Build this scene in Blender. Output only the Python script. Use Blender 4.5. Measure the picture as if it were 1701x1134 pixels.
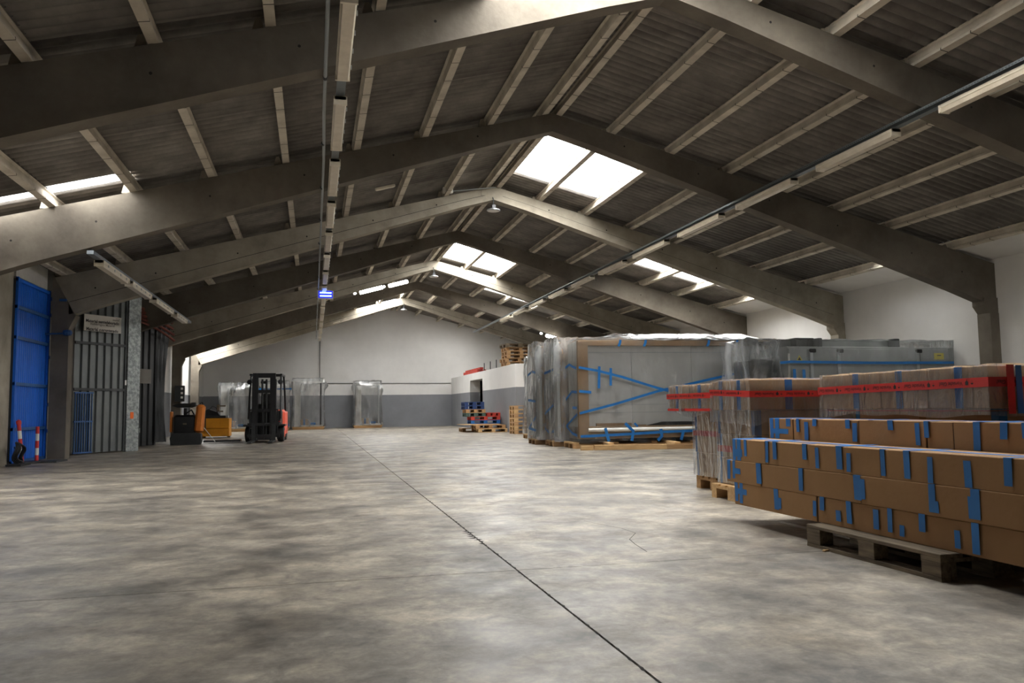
import bpy, math, random
from mathutils import Matrix, Vector, noise
rnd = random.Random(7)
C = bpy.context.scene
for o in list(bpy.data.objects): bpy.data.objects.remove(o, do_unlink=True)
COL = C.collection
R = math.radians

# ------------------------------------------------------------------ camera
cam = bpy.data.cameras.new('camera'); cam.sensor_width = 36; cam.lens = 1340/1701*36
cam.clip_start = .05; cam.clip_end = 200
cob = bpy.data.objects.new('camera', cam); COL.objects.link(cob)
cob.matrix_world = Matrix(((0.97118564, -0.00687921, -0.23822495, 0), (-0.23797182, -0.08233319, -0.96777614, 0),
                           (-0.01295628, 0.99658112, -0.08159787, .95), (0, 0, 0, 1)))
C.camera = cob
# ------------------------------------------------------------------ world, exposure
C.view_settings.view_transform = 'Standard'; C.view_settings.look = 'None'
C.view_settings.gamma = 1; C.view_settings.use_curve_mapping = False
C.view_settings.exposure = 0.56
W = bpy.data.worlds.new('overcast'); C.world = W; W.use_nodes = True
W.node_tree.nodes['Background'].inputs[0].default_value = (.80, .88, 1, 1)
W.node_tree.nodes['Background'].inputs[1].default_value = 1.2
SKY = 22.0          # radiance of the overcast sky behind the rooflights

# roof geometry shared by everything
RX, RZ, SL = 4.22, 6.33, .26           # ridge x, rafter top at ridge, slope
XL, XR = -5.4, 13.84
FR = [3.96 + 5*k for k in range(-2, 8)]
YB, YF = -6.0, 43.96
def ztop(x): return RZ - SL*abs(x-RX)
DECK = .19
COLS = [-6.2, -5.2, -4.02, -2.84, -1.66, -.48, .7, 1.88, 3.06, 4.22, 5.4, 6.58, 7.78, 8.98, 10.2, 11.4, 12.85, 13.9]
# rooflights and added hidden fill lights: (column index of COLS, y0, y1)
LIGHTS = [(9, 15.05, 17.95), (10, 15.05, 17.95), (9, 25.6, 28.75), (10, 25.6, 28.75), (14, 21.2, 22.35), (13, 21.2, 22.35),
          (1, 9.7, 11.0), (2, 9.7, 10.8), (1, 13.45, 13.82), (2, 13.35, 13.82), (7, 6.7, 8.82), (8, 6.7, 8.82), (7, 35.6, 38.75), (8, 35.6, 38.75),  # leading pair added out of sight to brighten the left floor
          (1, 36.3, 38.75), (0, 36.3, 38.75), (15, 20.2, 21.9), (15, 15.2, 15.8), (15, 9.4, 10.3),  # last but one added behind a beam to brighten the right wall
          (9, 5.1, 7.4), (10, 5.1, 7.2), (11, 31.2, 32.4), (12, 31.2, 32.6), (11, 40.5, 41.3), (12, 40.5, 41.3), (8, 40.4, 41.0), (5, 40.4, 41.1)]  # all but the leading pair added, hidden by beams, to brighten the far end
def roof_light(ci, y0, y1):
    x0, x1 = COLS[ci]+.06, COLS[ci+1]-.06
    xm = (x0+x1)/2; s = 1 if xm > RX else -1
    L = bpy.data.lights.new('daylight_and_fill', 'AREA'); L.shape = 'RECTANGLE'
    L.size = (x1-x0); L.size_y = (y1-y0); L.energy = SKY*math.pi*L.size*L.size_y; L.color = (1, .99, .96)
    o = bpy.data.objects.new('daylight_and_fill', L); COL.objects.link(o)
    o.location = (xm, (y0+y1)/2, ztop(xm)+DECK+.14); o.rotation_euler = (0, s*math.atan(SL), 0)
for l in LIGHTS: roof_light(*l)

# ------------------------------------------------------------------ materials
def S(r, g, b):
    f = lambda c: (c/255/12.92) if c <= 10 else ((c/255+.055)/1.055)**2.4
    return (f(r), f(g), f(b), 1)
def mat(name, col, rough=.7, metal=0, col2=None, scale=3, amt=.5, bump=0, bscale=40, det=4, scale_xyz=None, spec=.5, emit=None, estr=1, rand=0):
    m = bpy.data.materials.new(name); m.use_nodes = True
    nt = m.node_tree; N = nt.nodes; L = nt.links; b = N['Principled BSDF']
    b.inputs['Roughness'].default_value = rough; b.inputs['Metallic'].default_value = metal
    b.inputs['Specular IOR Level'].default_value = spec; b.inputs['Base Color'].default_value = col
    tc = N.new('ShaderNodeTexCoord'); src = tc.outputs['Object']
    if scale_xyz:
        mp = N.new('ShaderNodeMapping'); mp.inputs['Scale'].default_value = scale_xyz; L.new(src, mp.inputs[0]); src = mp.outputs[0]
    out = None
    if col2:
        n = N.new('ShaderNodeTexNoise'); n.inputs['Scale'].default_value = scale; n.inputs['Detail'].default_value = det
        n.inputs['Roughness'].default_value = .65; L.new(src, n.inputs['Vector'])
        r = N.new('ShaderNodeValToRGB'); r.color_ramp.elements[0].position = .5-.5*(1-amt)-.0; r.color_ramp.elements[1].position = .5+.5*(1-amt)
        r.color_ramp.elements[0].color = col; r.color_ramp.elements[1].color = col2
        L.new(n.outputs['Fac'], r.inputs[0]); out = r.outputs[0]
    if rand:
        oi = N.new('ShaderNodeObjectInfo'); mr = N.new('ShaderNodeMapRange'); L.new(oi.outputs['Random'], mr.inputs[0])
        mr.inputs[3].default_value = 1-rand; mr.inputs[4].default_value = 1+rand
        h = N.new('ShaderNodeHueSaturation'); L.new(mr.outputs[0], h.inputs['Value'])
        if out: L.new(out, h.inputs['Color'])
        else: h.inputs['Color'].default_value = col
        out = h.outputs[0]
    if out: L.new(out, b.inputs['Base Color'])
    if bump:
        n = N.new('ShaderNodeTexNoise'); n.inputs['Scale'].default_value = bscale; n.inputs['Detail'].default_value = 5; L.new(src, n.inputs['Vector'])
        bp = N.new('ShaderNodeBump'); bp.inputs['Strength'].default_value = bump; bp.inputs['Distance'].default_value = .01
        L.new(n.outputs['Fac'], bp.inputs['Height']); L.new(bp.outputs[0], b.inputs['Normal'])
    if emit:
        b.inputs['Emission Color'].default_value = emit; b.inputs['Emission Strength'].default_value = estr
    return m
def wood(name, a, b_, rand=.12, sc=(3, 30, 30), rough=.8):
    return mat(name, a, rough, col2=b_, scale=1, amt=.55, bump=.3, bscale=2, scale_xyz=sc, rand=rand)
M = {}
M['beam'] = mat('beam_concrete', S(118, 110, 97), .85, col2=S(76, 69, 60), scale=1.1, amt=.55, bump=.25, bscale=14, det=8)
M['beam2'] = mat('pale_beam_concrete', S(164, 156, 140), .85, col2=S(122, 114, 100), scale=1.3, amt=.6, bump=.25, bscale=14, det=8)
M['purlin'] = mat('purlin_concrete', S(218, 209, 192), .85, col2=S(160, 150, 134), scale=1.6, amt=.5, bump=.3, bscale=12, det=6, rand=.06)
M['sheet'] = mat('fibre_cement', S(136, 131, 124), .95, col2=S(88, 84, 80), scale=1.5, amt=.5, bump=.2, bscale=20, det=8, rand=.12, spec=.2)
M['white'] = mat('white_paint', S(226, 224, 220), .8, col2=S(204, 202, 198), scale=.5, amt=.5, bump=.1, bscale=8, det=6)
M['wallgrey'] = mat('grey_wall_paint', S(128, 130, 134), .7, col2=S(112, 113, 117), scale=.8, amt=.5, det=6)
M['whitegrimy'] = mat('dirty_white_paint', S(196, 193, 186), .8, col2=S(150, 146, 138), scale=.8, amt=.5, det=6)
M['greyblock'] = mat('grey_render', S(122, 118, 110), .85, col2=S(90, 86, 80), scale=1, amt=.5, det=6)
M['brick'] = mat('red_brick_paint', S(150, 105, 90), .85, col2=S(120, 84, 72), scale=3, amt=.5)
M['blue'] = mat('blue_paint', S(2, 104, 214), .5, col2=S(2, 88, 186), scale=2, amt=.5)
M['bluedk'] = mat('dull_blue_paint', S(36, 90, 150), .5, col2=S(28, 68, 118), scale=3, amt=.5)
M['steel'] = mat('grey_steel_sheet', S(120, 124, 122), .45, .5, col2=S(98, 102, 102), scale=1.5, amt=.5, det=6)
M['galv'] = mat('galvanised_steel', S(165, 170, 168), .45, .5, col2=S(120, 126, 126), scale=14, amt=.75, det=2, rand=0)
M['dksteel'] = mat('dark_steel', S(62, 64, 64), .5, .3, col2=S(48, 50, 50), scale=3)
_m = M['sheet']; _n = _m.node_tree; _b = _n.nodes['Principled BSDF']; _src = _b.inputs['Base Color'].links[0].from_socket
_g = _n.nodes.new('ShaderNodeNewGeometry'); _w = _n.nodes.new('ShaderNodeTexWave'); _w.bands_direction = 'Y'; _w.inputs['Scale'].default_value = 6.2832/.177/20  # light and dark bands painted in to stand for shading of the corrugation
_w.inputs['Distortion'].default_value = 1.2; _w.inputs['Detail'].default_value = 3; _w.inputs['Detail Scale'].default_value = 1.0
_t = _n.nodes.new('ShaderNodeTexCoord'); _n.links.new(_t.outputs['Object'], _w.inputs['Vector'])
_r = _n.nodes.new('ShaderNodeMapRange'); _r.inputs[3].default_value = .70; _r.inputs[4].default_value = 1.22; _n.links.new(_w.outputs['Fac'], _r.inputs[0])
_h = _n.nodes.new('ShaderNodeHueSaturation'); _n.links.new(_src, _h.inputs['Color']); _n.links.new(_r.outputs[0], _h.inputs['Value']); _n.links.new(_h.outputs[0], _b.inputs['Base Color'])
M['black'] = mat('black_rubber', S(26, 26, 27), .6)
M['blackm'] = mat('black_enamel', S(24, 25, 27), .35)
M['blacksheet'] = mat('black_sheet', S(48, 50, 51), .5, col2=S(34, 36, 36), scale=2)
M['orange'] = mat('orange_enamel', S(232, 140, 50), .45, col2=S(215, 118, 40), scale=6)
M['mustard'] = mat('mustard_enamel', S(214, 146, 30), .45, col2=S(188, 122, 24), scale=4)
M['red'] = mat('red_paint', S(205, 50, 45), .45)
M['redor'] = mat('red_orange_enamel', S(240, 100, 75), .4)
M['whitep'] = mat('white_enamel', S(225, 222, 215), .45)
M['lampbody'] = mat('cream_lamp_housing', S(226, 216, 196), .4, col2=S(200, 190, 170), scale=3)
M['diffuser'] = mat('dusty_diffuser', S(214, 203, 184), .35, col2=S(190, 178, 158), scale=6, rand=.06)
M['tray'] = mat('galvanised_tray', S(120, 126, 130), .4, .6)
M['conduit'] = mat('grey_conduit', S(150, 156, 158), .45, .2)
M['lit'] = mat('lit_tube', (1, 1, 1, 1), .5, emit=(1, .97, .92, 1), estr=9)
M['uv'] = mat('uv_tube', (.3, .5, 1, 1), .5, emit=(.28, .5, 1, 1), estr=5)
M['uvback'] = mat('uv_backing', S(20, 20, 170), .5, emit=(.02, .03, .7, 1), estr=.9)
M['card'] = mat('cardboard', S(158, 121, 80), .85, col2=S(140, 105, 66), scale=1.2, amt=.55, bump=.15, bscale=30, det=5, rand=.05)
M['card2'] = mat('pale_cardboard', S(186, 156, 122), .85, col2=S(166, 136, 104), scale=1.2, amt=.55, bump=.15, bscale=30, det=5, rand=.07)
M['tape'] = mat('blue_tape', S(20, 112, 184), .5, col2=S(14, 96, 162), scale=9, rand=.06)
M['rtape'] = mat('red_tape', S(196, 44, 36), .4, col2=S(172, 34, 30), scale=7)
M['ink'] = mat('black_ink', S(30, 18, 18), .6)
M['inkgrey'] = mat('grey_ink', S(84, 78, 70), .6)
M['signw'] = mat('sign_plate', S(205, 200, 190), .5)
M['wood'] = wood('pale_pine', S(214, 178, 128), S(176, 138, 92))
M['woodmid'] = wood('used_pine', S(190, 150, 104), S(146, 112, 76))
M['wooddk'] = wood('weathered_wood', S(138, 122, 98), S(66, 57, 46))
M['woodred'] = mat('red_painted_wood', S(196, 66, 50), .7, col2=S(150, 46, 36), scale=4, rand=.1)
M['woodblue'] = mat('blue_painted_wood', S(24, 100, 176), .7, col2=S(16, 74, 136), scale=4, rand=.1)
M['woodnavy'] = mat('navy_painted_wood', S(36, 66, 118), .7, col2=S(26, 46, 90), scale=4, rand=.1)
M['woodgreen'] = mat('dull_green_painted_wood', S(70, 96, 88), .7, col2=S(50, 72, 66), scale=4)
M['panel'] = mat('pale_grey_panel', S(222, 222, 219), .5, col2=S(206, 206, 204), scale=.8)
M['panelw'] = mat('white_panel', S(228, 226, 220), .5)
M['mach'] = mat('machine_grey', S(164, 167, 164), .5, col2=S(150, 153, 150), scale=1)
M['alu'] = mat('brushed_aluminium', S(190, 194, 196), .35, .7)
M['yellow'] = mat('yellow_label', S(226, 206, 50), .5)
M['glassdark'] = mat('dark_glass', S(70, 76, 80), .1, 0, spec=.8)
M['stone'] = mat('dark_stone', S(50, 46, 42), .9)
M['crack'] = mat('crack_dark', S(34, 31, 28), .95)
M['under'] = mat('subfloor', S(26, 24, 22), 1)
M['tarp'] = mat('orange_curtain', S(130, 66, 50), .6, col2=S(90, 44, 34), scale=5)

def floor_mat():
    m = bpy.data.materials.new('floor_concrete'); m.use_nodes = True
    nt = m.node_tree; N = nt.nodes; L = nt.links; b = N['Principled BSDF']
    g = N.new('ShaderNodeNewGeometry')
    def nz(sc, det, rough=.6, xyz=(1, 1, 1), dist=0):
        mp = N.new('ShaderNodeMapping'); mp.inputs['Scale'].default_value = xyz; L.new(g.outputs['Position'], mp.inputs[0])
        n = N.new('ShaderNodeTexNoise'); n.inputs['Scale'].default_value = sc; n.inputs['Detail'].default_value = det
        n.inputs['Roughness'].default_value = rough; n.inputs['Distortion'].default_value = dist; L.new(mp.outputs[0], n.inputs['Vector']); return n.outputs['Fac']
    def ramp(f, ps):
        r = N.new('ShaderNodeValToRGB'); e = r.color_ramp.elements
        e[0].position, e[0].color = ps[0]; e[1].position, e[1].color = ps[-1]
        for p, c in ps[1:-1]: x = e.new(p); x.color = c
        L.new(f, r.inputs[0]); return r.outputs[0]
    def mix(a, b_, f, mode='MIX'):
        x = N.new('ShaderNodeMix'); x.data_type = 'RGBA'; x.blend_type = mode
        for i, v in ((0, f), (6, a), (7, b_)):
            if hasattr(v, 'is_output'): L.new(v, x.inputs[i])
            else: x.inputs[i].default_value = v
        return x.outputs[2]
    base = ramp(nz(1.5, 12, .68), [(.36, S(97, 92, 85)), (.46, S(126, 119, 109)), (.54, S(147, 139, 126)), (.66, S(177, 168, 151))])
    big = ramp(nz(.35, 3), [(.35, (.84, .84, .85, 1)), (.65, (1.1, 1.09, 1.06, 1))])
    c = mix(base, big, 1.0, 'MULTIPLY')
    mid = ramp(nz(5.5, 8, .7, (1, 1, 1), .8), [(.38, (.74, .74, .75, 1)), (.5, (1, 1, 1, 1)), (.62, (1.22, 1.21, 1.19, 1))])
    c = mix(c, mid, 1.0, 'MULTIPLY')
    st = ramp(nz(3.0, 8, .72, (1, .8, 1), .6), [(.56, (0, 0, 0, 1)), (.70, (1, 1, 1, 1))])
    k = N.new('ShaderNodeMath'); k.operation = 'MULTIPLY'; k.inputs[1].default_value = .42; L.new(st, k.inputs[0])
    c = mix(c, S(76, 74, 71), k.outputs[0])
    lt = ramp(nz(2.6, 5, .6, (1, 1.3, 1), .3), [(.62, (0, 0, 0, 1)), (.76, (1, 1, 1, 1))])
    k2 = N.new('ShaderNodeMath'); k2.operation = 'MULTIPLY'; k2.inputs[1].default_value = .5; L.new(lt, k2.inputs[0])
    c = mix(c, S(178, 171, 158), k2.outputs[0])
    # tyre marks: thin dark arcs
    wv = N.new('ShaderNodeTexWave'); wv.wave_type = 'RINGS'; wv.rings_direction = 'Z'
    mp = N.new('ShaderNodeMapping'); mp.inputs['Location'].default_value = (3.2, -11.5, 0); L.new(g.outputs['Position'], mp.inputs[0])
    L.new(mp.outputs[0], wv.inputs['Vector']); wv.inputs['Scale'].default_value = .16; wv.inputs['Distortion'].default_value = 1.0; wv.inputs['Detail'].default_value = 1; wv.inputs['Detail Scale'].default_value = .3
    tm = ramp(wv.outputs['Fac'], [(.955, (0, 0, 0, 1)), (.99, (1, 1, 1, 1))])
    brk = ramp(nz(.6, 2), [(.5, (0, 0, 0, 1)), (.6, (1, 1, 1, 1))])
    k3 = N.new('ShaderNodeMath'); k3.operation = 'MULTIPLY'; L.new(tm, k3.inputs[0]); L.new(brk, k3.inputs[1])
    k4 = N.new('ShaderNodeMath'); k4.operation = 'MULTIPLY'; k4.inputs[1].default_value = .35; L.new(k3.outputs[0], k4.inputs[0])
    c = mix(c, S(62, 59, 56), k4.outputs[0])
    f2 = ramp(nz(20, 8, .7), [(.36, (.84, .84, .84, 1)), (.64, (1.14, 1.14, 1.14, 1))])
    c = mix(c, f2, 1.0, 'MULTIPLY')
    fine = ramp(nz(60, 3), [(.3, (.93, .93, .93, 1)), (.7, (1.05, 1.05, 1.05, 1))])
    c = mix(c, fine, 1.0, 'MULTIPLY')
    L.new(c, b.inputs['Base Color'])
    r = ramp(nz(2.2, 6), [(.35, (.34, .34, .34, 1)), (.65, (.58, .58, .58, 1))]); L.new(r, b.inputs['Roughness'])
    bp = N.new('ShaderNodeBump'); bp.inputs['Strength'].default_value = .12; bp.inputs['Distance'].default_value = .006
    L.new(nz(9, 6), bp.inputs['Height']); L.new(bp.outputs[0], b.inputs['Normal'])
    b.inputs['Specular IOR Level'].default_value = .45
    return m
M['floor'] = floor_mat()

def film_mat(name, milk=.22, tint=(.92, .95, .97, 1), sc=5, st=1.0, gl=.35, clear=.25):
    """Thin polythene: mostly clear, some milky scatter, glossy creases."""
    m = bpy.data.materials.new(name); m.use_nodes = True; nt = m.node_tree; N = nt.nodes; L = nt.links
    for n in list(N): N.remove(n)
    out = N.new('ShaderNodeOutputMaterial'); tr = N.new('ShaderNodeBsdfTransparent'); gs = N.new('ShaderNodeBsdfGlossy')
    df = N.new('ShaderNodeBsdfDiffuse'); tl = N.new('ShaderNodeBsdfTranslucent'); tr.inputs[0].default_value = (.97, .98, .98, 1)
    gs.inputs['Roughness'].default_value = .09; df.inputs[0].default_value = tint; tl.inputs[0].default_value = tint
    tc = N.new('ShaderNodeTexCoord'); mp = N.new('ShaderNodeMapping'); mp.inputs['Scale'].default_value = (1, 1, .3); L.new(tc.outputs['Object'], mp.inputs[0])
    n1 = N.new('ShaderNodeTexNoise'); n1.inputs['Scale'].default_value = sc; n1.inputs['Detail'].default_value = 5; n1.inputs['Distortion'].default_value = 1.6
    
    L.new(mp.outputs[0], n1.inputs['Vector'])
    bp = N.new('ShaderNodeBump'); bp.inputs['Strength'].default_value = st; bp.inputs['Distance'].default_value = .03
    L.new(n1.outputs['Fac'], bp.inputs['Height']); L.new(bp.outputs[0], gs.inputs['Normal']); L.new(bp.outputs[0], df.inputs['Normal'])
    n2 = N.new('ShaderNodeTexNoise'); n2.inputs['Scale'].default_value = sc*.7; n2.inputs['Detail'].default_value = 6; L.new(mp.outputs[0], n2.inputs['Vector'])
    mr = N.new('ShaderNodeMapRange'); mr.inputs[1].default_value = .42; mr.inputs[2].default_value = .66; mr.inputs[3].default_value = milk*clear; mr.inputs[4].default_value = milk*2.2
    L.new(n2.outputs['Fac'], mr.inputs[0])
    m0 = N.new('ShaderNodeMixShader'); L.new(df.outputs[0], m0.inputs[1]); L.new(tl.outputs[0], m0.inputs[2]); m0.inputs[0].default_value = .5
    m1 = N.new('ShaderNodeMixShader'); L.new(mr.outputs[0], m1.inputs[0]); L.new(tr.outputs[0], m1.inputs[1]); L.new(m0.outputs[0], m1.inputs[2])
    fr = N.new('ShaderNodeFresnel'); fr.inputs[0].default_value = 1.5; L.new(bp.outputs[0], fr.inputs['Normal'])
    ml = N.new('ShaderNodeMath'); ml.operation = 'MULTIPLY'; ml.inputs[1].default_value = gl*3; ml.use_clamp = True; L.new(fr.outputs[0], ml.inputs[0])
    m2 = N.new('ShaderNodeMixShader'); L.new(ml.outputs[0], m2.inputs[0]); L.new(m1.outputs[0], m2.inputs[1]); L.new(gs.outputs[0], m2.inputs[2])
    L.new(m2.outputs[0], out.inputs[0]); return m
M['film'] = film_mat('loose_polythene', .26, gl=.6, clear=.3)
M['filmmid'] = film_mat('misty_polythene', .13, gl=.5, clear=.5, sc=4)
M['filmclear'] = film_mat('clear_polythene', .13, gl=.9, clear=.2, sc=6)
M['filmthin'] = film_mat('thin_polythene', .08, sc=4, gl=.3)
M['stretch'] = film_mat('stretch_film', .045, sc=8, st=1.0, gl=1.0, clear=.3)
M['filmtop'] = film_mat('milky_polythene', .62, sc=3, gl=.4)
def panel_mat():
    m = bpy.data.materials.new('rooflight_sheet'); m.use_nodes = True; nt = m.node_tree; N = nt.nodes; L = nt.links
    for n in list(N): N.remove(n)
    out = N.new('ShaderNodeOutputMaterial'); tr = N.new('ShaderNodeBsdfTransparent'); tl = N.new('ShaderNodeBsdfTranslucent')
    tl.inputs[0].default_value = (.95, .97, 1, 1); mx = N.new('ShaderNodeMixShader'); mx.inputs[0].default_value = .35
    L.new(tr.outputs[0], mx.inputs[1]); L.new(tl.outputs[0], mx.inputs[2]); L.new(mx.outputs[0], out.inputs[0]); return m
M['rooflight'] = panel_mat()

# ------------------------------------------------------------------ mesh helpers
class MB:
    def __init__(s): s.v = []; s.f = []; s.m = []
    def add(s, vs, fs, mi=0):
        o = len(s.v); s.v += [tuple(v) for v in vs]; s.f += [tuple(i+o for i in f) for f in fs]; s.m += [mi]*len(fs); return s
    def box(s, x0, x1, y0, y1, z0, z1, mi=0, mx=None):
        vs = [Vector((x, y, z)) for z in (z0, z1) for y in (y0, y1) for x in (x0, x1)]
        if mx: vs = [mx @ v for v in vs]
        return s.add(vs, [(0, 2, 3, 1), (4, 5, 7, 6), (0, 1, 5, 4), (2, 6, 7, 3), (0, 4, 6, 2), (1, 3, 7, 5)], mi)
    def bbox(s, x0, x1, y0, y1, z0, z1, b=.01, mi=0, mx=None):
        """box with chamfered vertical and top edges"""
        def ring(i, z): return [(x0+i+b, y0+i, z), (x1-i-b, y0+i, z), (x1-i, y0+i+b, z), (x1-i, y1-i-b, z), (x1-i-b, y1-i, z), (x0+i+b, y1-i, z), (x0+i, y1-i-b, z), (x0+i, y0+i+b, z)]
        vs = [Vector(p) for p in ring(b, z0)+ring(0, z0+b)+ring(0, z1-b)+ring(b, z1)]
        if mx: vs = [mx @ v for v in vs]
        fs = [tuple(range(7, -1, -1)), tuple(range(24, 32))]
        for k in range(3):
            for i in range(8): j = (i+1) % 8; fs.append((k*8+i, k*8+j, k*8+8+j, k*8+8+i))
        return s.add(vs, fs, mi)
    def tube(s, pts, r, n=8, mi=0, caps=True):
        pts = [Vector(p) for p in pts]; rings = []
        up = None
        for i, p in enumerate(pts):
            d = (pts[min(i+1, len(pts)-1)]-pts[max(i-1, 0)]).normalized()
            if up is None: up = Vector((0, 0, 1)) if abs(d.z) < .9 else Vector((1, 0, 0))
            a = d.cross(up).normalized(); b = a.cross(d).normalized(); up = b
            rr = r[i] if isinstance(r, (list, tuple)) else r
            rings += [p+(a*math.cos(t)+b*math.sin(t))*rr for t in [2*math.pi*k/n for k in range(n)]]
        fs = []
        for i in range(len(pts)-1):
            for k in range(n): fs.append((i*n+k, i*n+(k+1) % n, i*n+n+(k+1) % n, i*n+n+k))
        if caps: fs += [tuple(range(n-1, -1, -1)), tuple(range(len(pts)*n-n, len(pts)*n))]
        return s.add(rings, fs, mi)
    def prism(s, poly, a0, a1, axis='y', mi=0, mx=None):
        """poly of 2D points extruded along axis; for 'y' the points are (x,z); 'x': (y,z); 'z': (x,y)"""
        def P(p, a): return {'y': (p[0], a, p[1]), 'x': (a, p[0], p[1]), 'z': (p[0], p[1], a)}[axis]
        n = len(poly); vs = [Vector(P(p, a0)) for p in poly]+[Vector(P(p, a1)) for p in poly]
        if mx: vs = [mx @ v for v in vs]
        fs = [tuple(range(n)), tuple(range(2*n-1, n-1, -1))]+[(i, i+n, (i+1) % n+n, (i+1) % n) for i in range(n)]
        return s.add(vs, fs, mi)
    def lathe(s, prof, n=20, mi=0, c=(0, 0, 0), axis='z'):
        k = len(prof); vs = []
        for t in range(n):
            a = 2*math.pi*t/n
            for r, z in prof:
                p = (r*math.cos(a), r*math.sin(a), z) if axis == 'z' else (z, r*math.cos(a), r*math.sin(a))
                vs.append((p[0]+c[0], p[1]+c[1], p[2]+c[2]))
        fs = [(t*k+i, ((t+1) % n)*k+i, ((t+1) % n)*k+i+1, t*k+i+1) for t in range(n) for i in range(k-1)]
        return s.add(vs, fs, mi)
    def mesh(s, name, mats, smooth=False):
        me = bpy.data.meshes.new(name); me.from_pydata(s.v, [], s.f)
        for m in (mats if isinstance(mats, (list, tuple)) else [mats]): me.materials.append(m)
        if any(s.m): me.polygons.foreach_set('material_index', s.m)
        import bmesh
        bm = bmesh.new(); bm.from_mesh(me); bmesh.ops.recalc_face_normals(bm, faces=bm.faces); bm.to_mesh(me); bm.free()
        if smooth:
            me.polygons.foreach_set('use_smooth', [True]*len(me.polygons))
            me.set_sharp_from_angle(angle=R(40))
        me.update(); return me
    def build(s, name, mats, parent=None, smooth=False, loc=None, rz=0):
        return link(name, s.mesh(name, mats, smooth), parent, loc, rz)
def link(name, me, parent=None, loc=None, rz=0):
    o = bpy.data.objects.new(name, me); COL.objects.link(o)
    if parent: o.parent = parent
    if loc: o.location = loc
    if rz: o.rotation_euler = (0, 0, rz)
    return o
def tag(o, label=None, cat=None, group=None, kind=None):
    if label: o['label'] = label
    if cat: o['category'] = cat
    if group: o['group'] = group
    if kind: o['kind'] = kind
    return o
def thing(name, label, cat, loc=(0, 0, 0), rz=0, group=None, kind=None):
    o = bpy.data.objects.new(name, None); COL.objects.link(o); o.empty_display_size = .2
    o.location = loc; o.rotation_euler = (0, 0, rz); return tag(o, label, cat, group, kind)
def copy_tree(o, parent=None):
    c = o.copy(); COL.objects.link(c); c.parent = parent
    for ch in list(o.children): copy_tree(ch, c)
    return c
def text_mesh(s, size, mat_, bold=0, align='CENTER'):
    cu = bpy.data.curves.new('t', 'FONT'); cu.body = s; cu.size = size; cu.align_x = align; cu.align_y = 'CENTER'; cu.offset = bold
    cu.resolution_u = 2
    o = bpy.data.objects.new('t', cu); COL.objects.link(o); dg = bpy.context.evaluated_depsgraph_get()
    me = bpy.data.meshes.new_from_object(o.evaluated_get(dg)); bpy.data.objects.remove(o); bpy.data.curves.remove(cu)
    me.materials.clear(); me.materials.append(mat_); return me
def MX(loc, rx=0, ry=0, rz=0): return Matrix.Translation(loc) @ Matrix.Rotation(rz, 4, 'Z') @ Matrix.Rotation(ry, 4, 'Y') @ Matrix.Rotation(rx, 4, 'X')

# ================================================================== STRUCTURE
# floor: subfloor and cast slabs with open joints
fl = thing('floor', 'worn grey concrete floor cast in large slabs with straight joints', 'floor', kind='structure')
MB().box(-9, 15, -8, 45, -.30, -.05).build('subfloor', M['under'], fl)
gx = [-9, 1.165, 6.3, 11.4, 15]; gy = [-8, -.35, 4.68, 9.7, 14.7, 19.7, 24.7, 29.7, 34.7, 39.7, 45]
for i in range(4):
    for j in range(10):
        MB().box(gx[i]+(.006 if i == 1 else .0002), gx[i+1]-(.006 if i == 0 else .0002), gy[j]+(.003 if j == 2 else .0002), gy[j+1]-(.003 if j == 1 else .0002), -.05, 0).build('floor_slab', M['floor'], fl)
ck = MB()      # chipped edge along the main joint
for k in range(8):
    y = 5.65+k*.085; x = 1.165+rnd.uniform(-.02, .02); w = rnd.uniform(.02, .07)
    ck.add([(x-w, y, .0012), (x, y-.02, .0012), (x+w*.8, y+.01, .0012), (x+w*.2, y+.03, .0012)], [(0, 1, 2, 3)])
for k in range(70):
    y = 2.2+k*.12; x = 1.165+rnd.uniform(-.004, .004); w = rnd.uniform(.004, .011)
    ck.add([(x-w, y, .001), (x, y-.02, .001), (x+w, y+.03, .001), (x, y+.07, .001)], [(0, 1, 2, 3)])
ck.build('joint_chips', M['crack'], fl)
hc = MB(); p = [(2.12, 5.0), (2.16, 5.3), (2.2, 5.5), (2.35, 5.75), (2.34, 6.0), (2.25, 6.3), (2.2, 6.5)]
for a, b in zip(p, p[1:]):
    hc.add([(a[0]-.003, a[1], .001), (a[0]+.003, a[1], .001), (b[0]+.003, b[1], .001), (b[0]-.003, b[1], .001)], [(0, 1, 2, 3)])
hc.build('hairline_crack', M['crack'], fl)

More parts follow.
